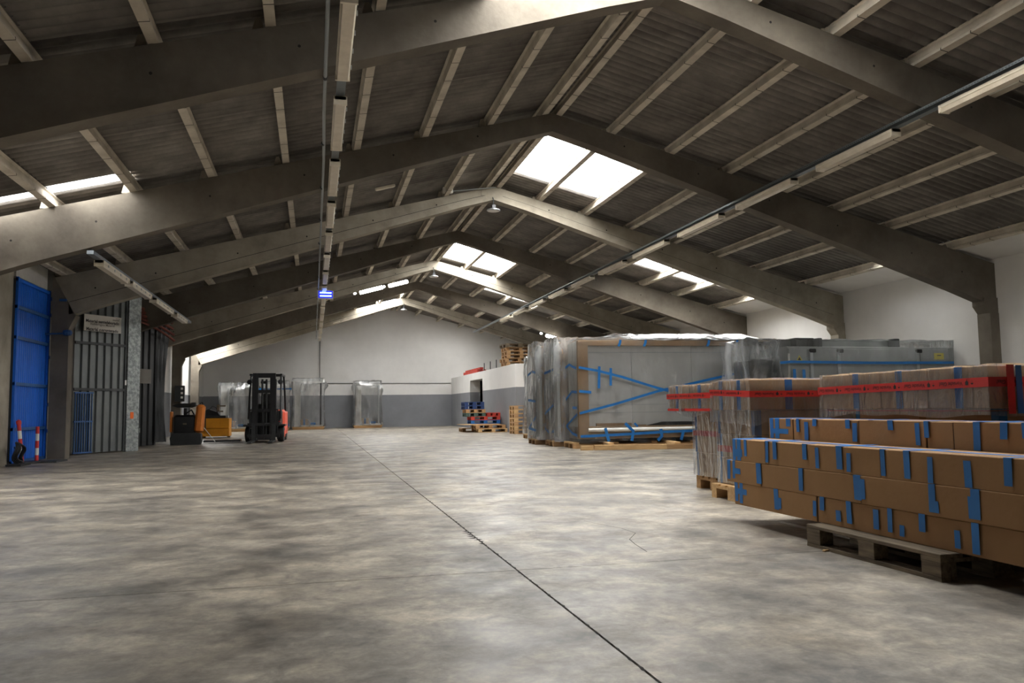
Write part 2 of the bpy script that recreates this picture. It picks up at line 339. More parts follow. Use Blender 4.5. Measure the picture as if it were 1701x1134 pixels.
# ceiling: purlins, corrugated sheets, rooflights
ce = thing('ceiling', 'dark corrugated fibre cement roof on concrete purlins with glowing rooflights', 'roof', kind='structure')
cache = {}
PITCH = .177
def sheet_mesh(w, y0, y1, m, kinds='s'):
    n = max(1, round((y1-y0)/PITCH)); ln = round(y1-y0, 2); key = (round(w, 3), ln, kinds)
    if key in cache: return cache[key]
    st = n*8; vs = []; fs = []
    for i in range(st+1):
        y = ln*i/st; z = .03*math.cos(2*math.pi*i/8)
        vs += [(0, y, z), (w, y, z)]
    for i in range(st): fs.append((2*i, 2*i+1, 2*i+3, 2*i+2))
    mb = MB(); mb.add(vs, fs); me = mb.mesh('roof_sheet', m, True); cache[key] = me; return me
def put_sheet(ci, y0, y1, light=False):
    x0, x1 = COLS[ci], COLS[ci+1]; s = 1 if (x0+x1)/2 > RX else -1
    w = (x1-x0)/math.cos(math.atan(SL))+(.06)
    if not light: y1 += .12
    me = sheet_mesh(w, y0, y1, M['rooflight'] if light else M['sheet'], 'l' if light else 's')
    o = link('rooflight_sheet' if light else 'roof_sheet', me, ce)  # rooflight sheets also sit under the added fill lights
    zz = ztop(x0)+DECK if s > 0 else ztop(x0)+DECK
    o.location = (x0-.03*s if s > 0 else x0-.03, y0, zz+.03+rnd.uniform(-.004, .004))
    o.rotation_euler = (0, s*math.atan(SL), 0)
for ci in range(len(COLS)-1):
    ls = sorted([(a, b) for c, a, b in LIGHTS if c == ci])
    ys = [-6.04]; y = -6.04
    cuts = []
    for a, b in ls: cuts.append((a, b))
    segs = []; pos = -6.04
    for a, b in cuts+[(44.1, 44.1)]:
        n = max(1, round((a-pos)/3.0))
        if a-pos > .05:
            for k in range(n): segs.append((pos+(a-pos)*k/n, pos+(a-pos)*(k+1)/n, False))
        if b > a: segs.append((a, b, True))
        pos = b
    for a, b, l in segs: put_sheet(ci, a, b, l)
# purlins, one per bay
px_ = [x for x in COLS[1:-1] if abs(x-RX) > .1 and x < 12.9]+[RX-.13, RX+.13]
pm = {}
def purlin_mesh(L, s):
    k = (round(L, 2), s)
    if k in pm: return pm[k]
    prof = [(-.055, 0), (.055, 0), (.055, .035), (.03, .06), (.03, .15), (.055, .17), (.055, .185), (-.055, .185), (-.055, .17), (-.03, .15), (-.03, .06), (-.055, .035)]
    mb = MB(); mb.prism(prof, .0, L, 'y')
    y = .45
    r2 = random.Random(3)
    while y < L-.2:                    # mortar joints across the soffit
        mb.box(-.0565, .0565, y, y+.012, -.0015, .03, 1); y += r2.uniform(.45, .95)
    pm[k] = mb.mesh('purlin', [M['purlin'], M['crack']]); return pm[k]
for x in px_:
    ys = [YB]+FR+[YF]
    for a, b in zip(ys, ys[1:]):
        o = link('purlin', purlin_mesh(b-a, 1), ce)
        o.location = (x, a, ztop(x)+.005); o.rotation_euler = (0, math.atan(SL)*(1 if x > RX else -1)*.6, 0)
        if rnd.random() < .5: o.scale = (1, 1, 1)
# ridge capping inside
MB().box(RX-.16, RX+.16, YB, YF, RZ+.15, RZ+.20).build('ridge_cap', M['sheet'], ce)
# white soffit along the right eaves
for a, b in zip([YB]+FR, FR+[YF]):
    m = MB(); m.prism([(12.86, ztop(12.86)+.06), (13.86, 3.92), (13.86, 4.2), (12.86, ztop(12.86)+.15)], a+.01, b-.01, 'y')
    m.build('soffit_panel', M['white'], ce)

# portal frames
ORD = ['first', 'second', 'third', 'fourth', 'fifth', 'sixth', 'seventh', 'eighth', 'ninth', 'tenth']
lab_frames = ['concrete portal frame two bays behind the camera', 'concrete portal frame one bay behind the camera', 'concrete portal frame just overhead at the camera',
 'nearest concrete portal frame, crossing the top of the view', 'second nearest concrete portal frame, its column beside the bright right wall', 'third concrete portal frame, with the grooved beam and a round lamp at its peak',
 'fourth concrete portal frame, just before the second pair of big rooflights', 'fifth concrete portal frame, brightly lit on the right of its peak', 'sixth concrete portal frame, carrying the lit tube lamps', 'farthest concrete portal frame, brightly lit left of its peak before the end wall']
def under(x):
    d = abs(x-RX); z = 6.02-.32*d
    if d < .8: z -= .03*(1-d/.8)
    return z
for i, yf in enumerate(FR):
    t = thing('roof_beam', lab_frames[i], 'roof beam', (0, yf, 0), 0, 'concrete portal frames', kind='structure')
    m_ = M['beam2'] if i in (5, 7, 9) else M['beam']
    hw = .13
    for s in (-1, 1):
        xe = XL if s < 0 else XR
        ds = [0, .3, .8, 2, 4, 6, 7.6, 8.6, abs(xe-RX)-.32, abs(xe-RX)]
        top = [(RX+s*d, ztop(RX+s*d)-.0) for d in ds]
        bot = []
        for d in ds[:-2]: bot.append((RX+s*d, under(RX+s*d)))
        bot.append((xe-s*.32, 3.02)); bot.append((xe, 2.98))
        poly = top+bot[::-1]
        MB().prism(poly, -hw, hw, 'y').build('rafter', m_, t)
        if i in (5, 7, 9):         # groove along the face of these beams, as a recessed dark line and a raised lower flange
            g = MB()
            for d0, d1 in zip(ds[:-2], ds[1:-1]):
                a = (RX+s*d0, under(RX+s*d0)); b = (RX+s*d1, under(RX+s*d1))
                g.add([(a[0], -hw-.03, a[1]), (b[0], -hw-.03, b[1]), (b[0], -hw-.03, b[1]+.15+.012*d1), (a[0], -hw-.03, a[1]+.15+.012*d0),
                       (a[0], -hw+.02, a[1]), (b[0], -hw+.02, b[1]), (b[0], -hw+.02, b[1]+.15+.012*d1), (a[0], -hw+.02, a[1]+.15+.012*d0)],
                      [(0, 1, 2, 3), (0, 4, 5, 1), (3, 2, 6, 7), (0, 3, 7, 4), (1, 5, 6, 2), (4, 7, 6, 5)])
            g.build('lower_flange', m_, t)
            gv = MB()
            for d0, d1 in zip(ds[:-2], ds[1:-1]):
                a = (RX+s*d0, under(RX+s*d0)+.15+.012*d0); b = (RX+s*d1, under(RX+s*d1)+.15+.012*d1)
                gv.add([(a[0], -hw-.002, a[1]-.004), (b[0], -hw-.002, b[1]-.004), (b[0], -hw-.002, b[1]+.016), (a[0], -hw-.002, a[1]+.016)], [(0, 1, 2, 3)])
            gv.build('groove', M['crack'], t)
        cx0, cx1 = (XL, XL+.34) if s < 0 else (XR-.22, XR+.1)
        m = MB()
        if s < 0: m.box(cx0, cx1, -.17, .17, 0, 2.75); m.prism([(cx0, 2.75), (cx1, 2.75), (cx1+.12, 3.02), (cx0, 3.9)], -.16, .16, 'y')
        else: m.box(cx0, cx1, -.17, .17, 0, 2.78); m.prism([(cx0, 2.78), (cx1, 2.78), (cx1, 3.1), (cx0-.12, 3.1), (cx0-.12, 2.94)], -.16, .16, 'y')
        m.build('column', M['beam'] if s < 0 else m_, t)
    # tie holes
    hl = MB()
    for s in (-1, 1):
        for d in (1.4, 2.9, 4.4, 5.9, 7.6, 8.8):
            x = RX+s*d; z = (ztop(x)*.45+under(x)*.55)
            hl.lathe([(0, 0), (.018, 0)], 8, c=(0, 0, 0)) if False else hl.add([(x+.018*math.cos(a), -hw-.0015 if i not in (5, 7, 9) else -hw-.0015, z+.05+.018*math.sin(a)) for a in [k*math.pi/4 for k in range(8)]], [tuple(range(8))])
    hl.build('bolt_holes', M['crack'], t)
    # cleats holding the purlins
    for x in px_:
        if abs(x-RX) < .2: continue
        MB().prism([(x-.20, ztop(x)-.01+.26*.0), (x-.07, ztop(x)-.01), (x-.09, ztop(x)+.06), (x-.12, ztop(x)+.13), (x-.17, ztop(x)+.12)], -.05, .05, 'y').build('cleat', M['beam2'], t)
    if i >= 3:
        MB().box(RX-.3, RX+.3, -hw-.012, hw+.012, RZ-.24, RZ-.07).build('peak_plate', m_, t)

# walls
def wall(name, label, fn, mats, **k):
    t = MB(); fn(t); o = t.build(name, mats); tag(o, label, 'wall', kind='structure'); return o
def wr(m):
    m.box(XR, XR+.2, YB, YF, 0, 1.72, 1); m.box(XR, XR+.2, YB, YF, 1.72, 4.3, 0)
def wr(m): m.box(XR+.0, XR+.2, YB, YF, 0, 4.3, 0)
wall('wall_right', 'long white painted right side wall behind the wrapped machines', wr, [M['white'], M['wallgrey']])
def gable(m, y0, y1):
    xs = (-6.2, 14.0); d = .0
    m.box(xs[0], xs[1], y0, y1, 0, 1.72, 1)
    m.prism([(xs[0], 1.72), (xs[1], 1.72), (xs[1], ztop(xs[1])+.24), (RX, RZ+.24), (xs[0], ztop(xs[0])+.24)], y0, y1, 'y', 0)
wall('wall_far', 'white far end wall with a dark grey painted band along its foot', lambda m: gable(m, YF, YF+.2), [M['white'], M['wallgrey']])
wall('wall_back', 'white end wall behind the camera', lambda m: gable(m, YB-.2, YB), [M['white'], M['wallgrey']])
def wl(m):
    m.box(-5.75, -5.55, YB, 16.15, 2.9, 4.1, 2); m.box(-5.75, -5.55, YB, 13.8, 0, 2.9, 0)
    m.box(-6.1, -5.95, 13.9, 19.2, 0, 4.1, 5)
    m.box(-5.62, -5.50, 16.95, 18.8, 3.56, 4.0, 6)
    m.box(-5.75, -5.6, 19.1, 23.9, 0, 4.1, 3); m.box(-5.75, -5.6, 23.9, 29, 0, 4.1, 3)
    m.box(-5.75, -5.5, 29, YF, 0, 1.70, 1); m.box(-5.75, -5.5, 29, YF, 1.70, 4.2, 0)
wall('wall_left', 'left side wall, grimy by the steel doors and white with a grey band farther on', wl,
     [M['white'], M['wallgrey'], M['brick'], M['greyblock'], M['beam'], M['dksteel'], M['whitegrimy']])
tag(MB().box(-5.85, -5.53, 16.25, 16.92, 0, 3.72).build('wall_post', M['beam2']), 'pale concrete post left of the blue door', 'post', kind='structure')
# office block
def office(m):
    x, y0 = 7.35, 29.4
    def seg(a, b, z0, z1, mi): m.box(x, x+.5, a, b, z0, z1, mi)
    for z0, z1, mi in ((0, 1.72, 1), (1.72, 2.6, 0)):
        seg(y0, 35.5, z0, z1, mi)
        seg(38.5, YF, z0, z1, mi)
        m.box(x+.5, XR, y0, y0+.3, z0, z1, mi)
    seg(35.5, 38.5, 2.27, 2.6, 0)
    m.box(x+.5, XR, y0+.3, YF, 2.45, 2.6, 2)
    m.box(x+.9, x+1.0, 35.4, 38.6, 0, 2.3, 3)
wall('wall_office', 'low white and grey flat-roofed inner block in the far right corner', office, [M['white'], M['wallgrey'], M['whitegrimy'], M['blackm']])
d = thing('door_1', 'dark doorway leaf recessed in the low white and grey block', 'door', (7.86, 35.5, 0), kind='structure')
MB().box(0, .05, .05, 2.0, 0, 2.24).build('door_leaf', M['blackm'], d); MB().box(-.03, .0, .12, .24, 1.0, 1.03).build('handle', M['steel'], d)

# ================================================================== LEFT SIDE
# blue steel door
bd = thing('door_2', 'tall bright blue ribbed steel door between two concrete posts', 'door', (-5.5, 16.95, 0), kind='structure')
m = MB(); n = 17
w = 1.95/n
pts = []
for k in range(n):
    y = k*w; pts += [(0, y), (0, y+w*.62), (-.025, y+w*.72), (-.025, y+w*.9)]
pts.append((0, 1.95))
vs = []; fs = []
for x, y in pts: vs += [(x, y, .04), (x, y, 3.55)]
for k in range(len(pts)-1): fs.append((2*k, 2*k+2, 2*k+3, 2*k+1))
m.add(vs, fs); m.build('ribbed_sheet', M['blue'], bd)
for z in (.04, .66, 1.52, 2.40, 2.98, 3.5):
    MB().box(.002, .04, 0, 1.95, z-.03 if z > .1 else .01, z+.03).build('rail', M['blue'] if z > 3 else M['bluedk'], bd)
for y in (.0, 1.9): MB().box(.002, .05, y, y+.05, .02, 3.55).build('stile', M['blue'], bd)
for z in (.55, 1.1, 2.1, 3.0, 3.35): MB().box(.0, .1, 1.95, 2.02, z, z+.07).build('hinge', M['bluedk'], bd)
MB().box(.005, .06, .1, .55, .3, .34).box(.01, .04, .3, .36, .04, .3).build('foot_bolt', M['bluedk'], bd)
tb = MB(); tb.tube([(0, 0, 0), (.4, .02, .02)], .02, 6); tb.lathe([(0, -.07), (.08, -.05), (.1, 0), (.08, .05), (0, .07)], 10, c=(.42, 0, .03))
o = tb.build('door_stay', M['bluedk'], None, loc=(-5.5, 18.77, 2.62)); tag(o, 'blue painted catch arm fixed on the concrete column beside the blue door', 'bracket')
o = MB().box(0, .14, 0, .04, 0, .05).build('hook', M['bluedk'], None, loc=(-5.25, 18.75, 3.32)); tag(o, 'small blue hook high on the concrete column beside the blue door', 'hook')

# grey folding door leaf
def leaf_sheet(parent, L, H, mat_, step=.21, x0=0, z0=.03, name='ribbed_sheet', poly_top=None):
    pts = []; x = x0
    while x < L-.01:
        pts += [(x, 0), (min(L, x+step*.58), 0), (min(L, x+step*.68), .045), (min(L, x+step*.9), .045)]; x += step
    pts.append((L, 0)); vs = []; fs = []
    for a, b in pts: vs += [(a, b, z0), (a, b, H)]
    for k in range(len(pts)-1): fs.append((2*k, 2*k+1, 2*k+3, 2*k+2))
    return MB().add(vs, fs).build(name, mat_, parent)
ang = math.atan2(1.19, .88)
gl = thing('steel_door_leaf', 'grey ribbed steel door leaf swung open beside the concrete column, carrying a white sign', 'door', (-5.34, 20.33, 0), ang)
leaf_sheet(gl, 1.40, 3.9, M['steel'])
for z in (1.47, 2.55): MB().box(0, 1.42, -.03, 0, z, z+.06).build('rail', M['dksteel'], gl)
MB().box(1.38, 1.43, -.03, .04, .02, 3.9).build('stile', M['dksteel'], gl)
mbx = MB(); mbx.bbox(1.45, 1.83, -.045, .06, .0, 3.95, .006); mbx.build('galvanised_post', M['galv'], gl)
MB().box(1.56, 1.66, -.048, -.045, .80, .96).build('orange_paint_mark', mat('orange_spray', S(235, 110, 40), .8), gl)
MB().box(1.82, 1.87, -.05, .0, .45, .56).build('latch', M['steel'], gl)
MB().box(1.39, 1.44, -.035, -.03, 1.62, 1.74).build('white_patch', M['whitep'], gl)
# barred gate standing before the leaf
bg = thing('barred_gate', 'low blue barred steel gate at the foot of the grey door leaf', 'gate', (-5.34, 20.28, 0), ang)
for k in range(8): MB().box(.02+k*.063, .036+k*.063, -.07, -.045, .04, 1.42).build('bar', M['bluedk'], bg)
for z in (.03, .74, 1.40): MB().box(0, .49, -.078, -.04, z, z+.035).build('rail', M['bluedk'], bg)
# sign
sg = thing('sign', 'white rectangular sign with black lettering high on the grey steel leaf', 'sign', (-5.23, 20.43, 2.86), ang)
ex = .9/.88*.58
MB().box(0, 1.03, -.075, -.06, 0, .385).build('plate', M['signw'], sg)
for body, sz, z, mm, bo in (('Material semielaborado', .098, .232, M['ink'], .0028), ('Halbfertigtes Material', .078, .165, M['inkgrey'], .0005), ('Material cuarentenado', .098, .045, M['ink'], .0028)):
    me = text_mesh(body, sz, mm, bo); o = link('lettering', me, sg, (.50, -.077, z)); o.rotation_euler = (math.pi/2, 0, 0)
MB().box(.86, .99, -.077, -.0765, .34, .35).box(.78, .97, -.077, -.0765, .30, .315).build('small_print', M['inkgrey'], sg)
MB().box(.06, .44, -.077, -.0762, .008, .014).build('underline', M['ink'], sg)
# black door leaf
bl = thing('steel_door_leaf', 'black ribbed door leaf hung with loose black sheeting, left of the pallet truck', 'door', (-4.95, 23.55, 0), math.atan2(1.3, .75))
leaf_sheet(bl, 1.25, 3.3, M['blacksheet'], .24)
bs = MB(); vs = []; fs = []
for i in range(9):
    for j in range(14):
        u = i/8; v = j/13; x = 1.2+.52*u*(1-.25*math.sin(v*3.1)) ; vs.append((x-.05*v, .03*math.sin(i*2.1+j*.4)-.02, 3.55-v*3.45))
for i in range(8):
    for j in range(13): a = i*14+j; fs.append((a, a+1, a+15, a+14))
bs.add(vs, fs); bs.build('loose_sheet', M['blacksheet'], bl, True)
MB().box(.5, 1.0, -.02, -.01, 1.75, 2.15).build('paper_notice', M['greyblock'], bl)
tc_ = thing('curtain_roll', 'rolled orange and red strip curtain hung above the black door leaf', 'curtain', (-5.0, 23.2, 3.55), math.atan2(1.3, .75))
for k in range(5):
    pts = [(x/8*1.9, -.05-.03*k, .25-.09*k+.0-.35*(x/8)**2*(.3+.25*k)) for x in range(9)]
    MB().tube(pts, .05-.004*k, 6).build('roll', M['tarp'], tc_, True)
MB().box(0, 1.95, .0, .04, -.1, .5).build('backing', M['greyblock'], tc_)
sb = thing('switch_box', 'grey electrical box with buttons on the left column by the black door leaf', 'box', (-5.05, 33.86, 1.35))
MB().bbox(-.2, .15, -.22, -.07, 0, .62, .01).build('casing', M['dksteel'], sb)
for k in range(3): MB().box(.02, .1, -.235, -.22, .12+k*.17, .2+k*.17).build('button', M['whitep'], sb)
# bollards
def bollard(loc, tilt, label, h, base):
    t = thing('bollard', label, 'bollard', loc, 0, 'striped posts by the blue door'); t.rotation_euler = (0, tilt, 0)
    nb = 5; r = .034
    for k in range(nb):
        MB().lathe([(0, h*k/nb), (r, h*k/nb), (r, h*(k+1)/nb), (0, h*(k+1)/nb)], 14).build('band', M['red'] if k % 2 == 0 else M['whitep'], t, True)
    if base: MB().prism([(-.3, -.35), (.45, -.35), (.5, .2), (-.2, .2)], 0.0, .035, 'z').build('base_plate', M['dksteel'], t)
    else: MB().lathe([(0, h), (r+.012, h-.03), (r+.012, h+.03), (.02, h+.055), (0, h+.06)], 12).build('cap', M['red'], t, True)
bollard((-5.28, 17.75, 0), 0, 'upright red and white striped post on a dark steel plate', .70, True)
bollard((-5.30, 17.0, .03), R(-6), 'tilted red and white striped post beside the black hose coil', .76, False)
hcl = thing('hose_coil', 'tangle of black hose coiled on the floor at the foot of the tilted post', 'hose', (-5.3, 16.75, 0))
for k in range(4):
    r_ = .2-.015*k; pts = [(.02*k+.03*math.sin(3*a), r_*math.cos(a), .23+r_*math.sin(a)) for a in [2*math.pi*j/20 for j in range(21)]]
    MB().tube(pts, .014, 6).build('loop', M['black'], hcl, True)
MB().tube([(0, .15, .05), (.1, .5, .02), (.25, .75, .02), (.2, 1.0, .02)], .013, 6).build('tail', M['black'], hcl, True)
MB().box(-.1, .15, -.3, .25, 0, .04).build('tray', M['black'], hcl)
# small stone
st = MB(); st.lathe([(0, 0), (.022, .004), (.026, .014), (.015, .026), (0, .028)], 7)
tag(st.build('stone', M['stone'], None, loc=(-1.17, 3.18, 0)), 'small dark stone lying alone on the near floor', 'stone')

# pallet truck
pt = thing('pallet_truck', 'black electric pallet truck with orange side guards, in front of the mustard tug', 'pallet truck', (-3.6, 25.3, 0), R(0))
b = MB(); b.bbox(-.34, .26, -.2, .45, .05, .86, .05); b.build('body', M['blackm'], pt, True)
b = MB(); b.prism([(-.40, .0), (.40, .0), (.43, .10), (.42, .30), (.34, .34), (-.36, .34), (-.42, .2)], -.26, .1, 'y'); b.build('skirt', M['dksteel'], pt, True)
MB().lathe([(0, 0), (.05, 0), (.05, .2), (.0, .2)], 12, c=(-.05, .05, .86)).build('steering_column', M['black'], pt, True)
b = MB(); b.prism([(-.36, .02), (-.18, .08), (0, .09), (.18, .08), (.36, .02), (.2, -.04), (-.2, -.04)], -.04, .1, 'y', mx=Matrix.Translation((-.06, .02, 1.11))); b.build('handlebar', M['blackm'], pt, True)
b = MB(); b.tube([(-.03, 0, .9), (.12, .0, 1.0), (.2, 0, .85), (.25, 0, .5)], .025, 6); b.build('cable', M['black'], pt, True)
for sx, z0, z1 in ((-.42, .36, .96),):
    b = MB(); b.bbox(sx-.03, sx+.03, -.12, .12, z0, z1, .015); b.build('side_guard', M['orange'], pt, True)
b = MB(); b.bbox(.2, .44, -.25, .05, .36, 1.18, .06, mx=MX((0, 0, 0), 0, R(4))); b.build('side_guard', M['orange'], pt, True)
b = MB()
for k in range(4): b.box(.24, .50, -.256, -.25, .5+k*.17, .506+k*.17)
MB().bbox(.12, .26, -.2, -.05, 1.1, 1.22, .02).build('grip', M['black'], pt, True)
MB().tube([(.36, -.1, 1.18), (.42, -.05, 1.22), (.5, .02, 1.0), (.5, .1, .4)], .016, 6).build('hoop', M['black'], pt, True)
for y in (-.1, .3): MB().lathe([(0, -.04), (.07, -.04), (.07, .04), (0, .04)], 14, c=(-.38, y, .07), axis='x').build('wheel', M['black'], pt, True)
for sy in (0, .35): MB().box(.4, 1.45, .5+sy, .66+sy, .03, .09).build('fork', M['woodmid'] if sy else M['dksteel'], pt)
MB().box(-.08, .02, -.212, -.2, .58, .62).build('badge_plate', M['wooddk'], pt)
MB().tube([(.42, .0, .55), (.78, .1, .06)], .012, 6).build('stay_rod', M['whitep'], pt)
# tug
tg = thing('tow_tug', 'mustard yellow box-bodied tow tug parked behind the orange-armed pallet truck', 'tug', (-3.42, 30.9, 0))
b = MB(); b.bbox(-.5, .46, 0, .9, .34, .70, .015); b.build('upper_body', M['mustard'], tg)
b = MB(); b.bbox(-.5, .46, .03, .9, .05, .34, .01); b.prism([(-.48, .33), (.44, .33), (.1, .22), (-.3, .22)], .0, .03, 'y', 0); b.build('lower_body', M['mustard'], tg)
MB().bbox(-.42, .34, .1, .8, .70, .80, .02).build('battery_cover', M['black'], tg)
MB().prism([(-.45, .8), (.1, .8), (.02, .92), (-.3, 1.04), (-.4, .98)], .3, .6, 'y').build('seat', M['black'], tg, True)
MB().tube([(-.28, .3, 1.0), (-.15, .25, 1.14), (-.02, .3, 1.08), (.02, .3, .9)], .015, 6).build('guard_hoop', M['black'], tg, True)
MB().bbox(.0, .1, .2, .3, .95, 1.2, .01).box(.1, .3, .22, .28, 1.12, 1.17).box(.1, .22, .22, .28, .92, .98).build('control_head', M['wooddk'], tg)
for sx in (-.45, .40): MB().lathe([(0, -.05), (.12, -.05), (.12, .05), (0, .05)], 14, c=(sx, .5, .12), axis='x').build('wheel', M['black'], tg, True)

# forklift
fk = thing('forklift', 'black forklift with red-orange rear body facing the camera, forks lowered', 'forklift', (-1.45, 25.35, 0), R(-3))
for s in (-1, 1):
    MB().box(s*.27-.06, s*.27+.06, 0, .10, .06, 2.08).box(s*.19-.02, s*.19+.02, .02, .14, .06, 2.04).build('mast_rail', M['blackm'], fk)
    MB().box(s*.33-.02, s*.33+.02, .02, .2, .3, 1.9).build('tilt_plate', M['blackm'], fk)
    b = MB(); b.box(s*.29-.06, s*.29+.06, -.05, 0, .04, .56); b.prism([(-1.0, .03), (-.05, .03), (-.05, .08), (-.9, .065)], s*.29-.06, s*.29+.06, 'x'); b.build('fork', M['dksteel'], fk)
    b = MB(); b.lathe([(0, -.1), (.18, -.1), (.235, -.08), (.25, 0), (.235, .08), (.18, .1), (0, .1)], 22, c=(s*.47, .42, .25), axis='x'); b.build('tyre', M['black'], fk, True)
    b = MB(); b.lathe([(0, -.105), (.1, -.105), (.12, 0), (.1, .105), (0, .105)], 16, c=(s*.48, .42, .25), axis='x'); b.build('hub', M['redor'], fk, True)
    MB().lathe([(0, -.08), (.2, -.08), (.22, 0), (.2, .08), (0, .08)], 20, c=(s*.44, 1.75, .22), axis='x').build('tyre', M['black'], fk, True)
    MB().bbox(s*.48-.13, s*.48+.13, .15, .75, .48, .54, .01).build('mudguard', M['blackm'], fk)
    MB().tube([(s*.47, .28, .7), (s*.46, .36, 1.4), (s*.44, .55, 2.02)], .03, 8).build('front_pillar', M['blackm'], fk, True)
    MB().tube([(s*.48, 1.7, .9), (s*.47, 1.55, 1.5), (s*.45, 1.35, 2.02)], .03, 8).build('rear_pillar', M['blackm'], fk, True)
    MB().lathe([(0, -.03), (.06, -.03), (.075, .03), (0, .04)], 14, c=(0, 0, 0), axis='x').build('headlamp', M['dksteel'], fk, True, (s*.45, .24, 1.82), R(-90))
for z in (.12, .95, 1.52, 1.98): MB().box(-.33, .33, .03, .09, z-.04, z+.06 if z < 1.9 else z+.1).build('crossbar', M['blackm'], fk)
for z in (.16, .50): MB().box(-.46, .46, -.04, .02, z, z+.09).build('carriage_bar', M['blackm'], fk)
for x in (-.4, -.2, 0, .2, .4): MB().box(x-.015, x+.015, -.02, .01, .1, .98).build('backrest_bar', M['blackm'], fk)
MB().box(-.42, .42, -.02, .01, .96, 1.0).build('backrest_top', M['blackm'], fk)
b = MB()
for x in (-.06, .06): b.tube([(x, .1, .1), (x, .1, 1.9)], .03, 8)
b.build('lift_cylinders', M['dksteel'], fk, True)
b = MB(); b.bbox(-.46, .46, .3, 1.3, .15, .95, .03); b.build('body', M['blackm'], fk, True)
b = MB(); b.bbox(-.5, .52, 1.0, 2.15, .14, .98, .08); b.build('counterweight', M['redor'], fk, True)
b = MB(); b.bbox(-.22, .22, 1.0, 1.5, .96, 1.08, .04); b.build('seat_base', M['black'], fk, True)
b = MB(); b.bbox(-.21, .21, 1.42, 1.54, 1.05, 1.5, .05); b.build('seat_back', M['black'], fk, True)
MB().tube([(.15*math.cos(a), .62+.06*math.sin(a), 1.14+.13*math.sin(a)) for a in [2*math.pi*k/16 for k in range(17)]], .014, 6).build('steering_wheel', M['black'], fk, True)
MB().bbox(-.25, .2, .45, .65, .9, 1.16, .02).build('dashboard', M['blackm'], fk)
og = MB()
for s in (-1, 1): og.box(s*.45-.03, s*.45+.03, .45, 1.55, 2.02, 2.08)
for k in range(8): og.box(-.45, .45, .45+k*.15, .475+k*.15, 2.03, 2.07)
og.build('overhead_guard', M['blackm'], fk)
MB().box(-.42, -.34, .02, .03, .42, .45).build('maker_plate', M['whitep'], fk)
MB().lathe([(0, 0), (.04, 0), (.035, .01), (0, .012)], 12).build('tail_lamp', M['red'], fk, False, (.43, .28, .62))
MB().bbox(-.16, .0, .55, .6, 1.78, 1.86, .015).build('mirror', M['blackm'], fk)

# ================================================================== PALLETS
def euro(loc, rz=0, label='', group='', m1='woodmid', m2=None, detail=True, name='pallet', L=1.2, Wd=.8):
    m1 = M[m1]; m2 = m2 or m1
    t = thing(name, label, 'pallet', loc, rz, group)
    top = [(-.4, .145), (-.2125, .10), (-.0725, .145), (.1125, .10), (.255, .145)]
    sc = Wd/.8
    if detail:
        for y, w in top: MB().bbox(-L/2, L/2, y*sc, y*sc+w*sc, .122, .144, .003).build('deck_board', m1, t)
        for x in (-L/2, -.0725, L/2-.145): MB().box(x, x+.145, -Wd/2, Wd/2, .1, .122).build('cross_board', m1, t)
        for y, w in ((-Wd/2, .1), (-.0725, .145), (Wd/2-.1, .1)):
            MB().box(-L/2, L/2, y, y+w, 0, .022).build('skid_board', m1, t)
            for x in (-L/2, -.0725, L/2-.145): MB().bbox(x, x+.145, y, y+w, .022, .1, .003).build('block', m1, t)
    else:
        b = MB()
        for y, w in top: b.box(-L/2, L/2, y*sc, y*sc+w*sc, .122, .144)
        b.build('deck', m1, t); b = MB()
        for x in (-L/2, -.0725, L/2-.145): b.box(x, x+.145, -Wd/2, Wd/2, .1, .122)
        for y, w in ((-Wd/2, .1), (-.0725, .145), (Wd/2-.1, .1)):
            b.box(-L/2, L/2, y, y+w, 0, .022)
            for x in (-L/2, -.0725, L/2-.145): b.box(x, x+.145, y, y+w, .022, .1)
        b.build('blocks_and_skids', m1, t)
    return t
H9 = R(90)
npal = euro((3.63, 4.29, 0), H9, 'dark worn wooden pallet jutting out under the long cartons', 'pallets under the cartons', 'wooddk')
euro((3.95, 2.4, 0), H9, 'worn wooden pallet under the near end of the long cartons', 'pallets under the cartons', 'wooddk')
b = MB(); b.lathe([(0, 0), (.012, .002), (.014, .008), (.005, .014), (0, .014)], 6); b.box(.005, .055, -.006, .008, .002, .012)
tag(b.build('wood_splinter', M['wood'], None, loc=(3.2, 4.66, 0)), 'pale splinter of wood on the floor beside the dark worn pallet', 'splinter')
euro((4.62, 7.34, 0), 0, 'pale new wooden pallet under the carton stack with a blue taped corner', 'pallets under the cartons', 'wood')
euro((4.92, 8.28, 0), 0, 'pale wooden pallet under the farther shrink-wrapped carton stack', 'pallets under the cartons', 'woodmid')
euro((5.05, 5.2, 0), H9, 'wooden pallet hidden under the big wrapped carton stack behind the long cartons', 'pallets under the cartons', 'woodmid')

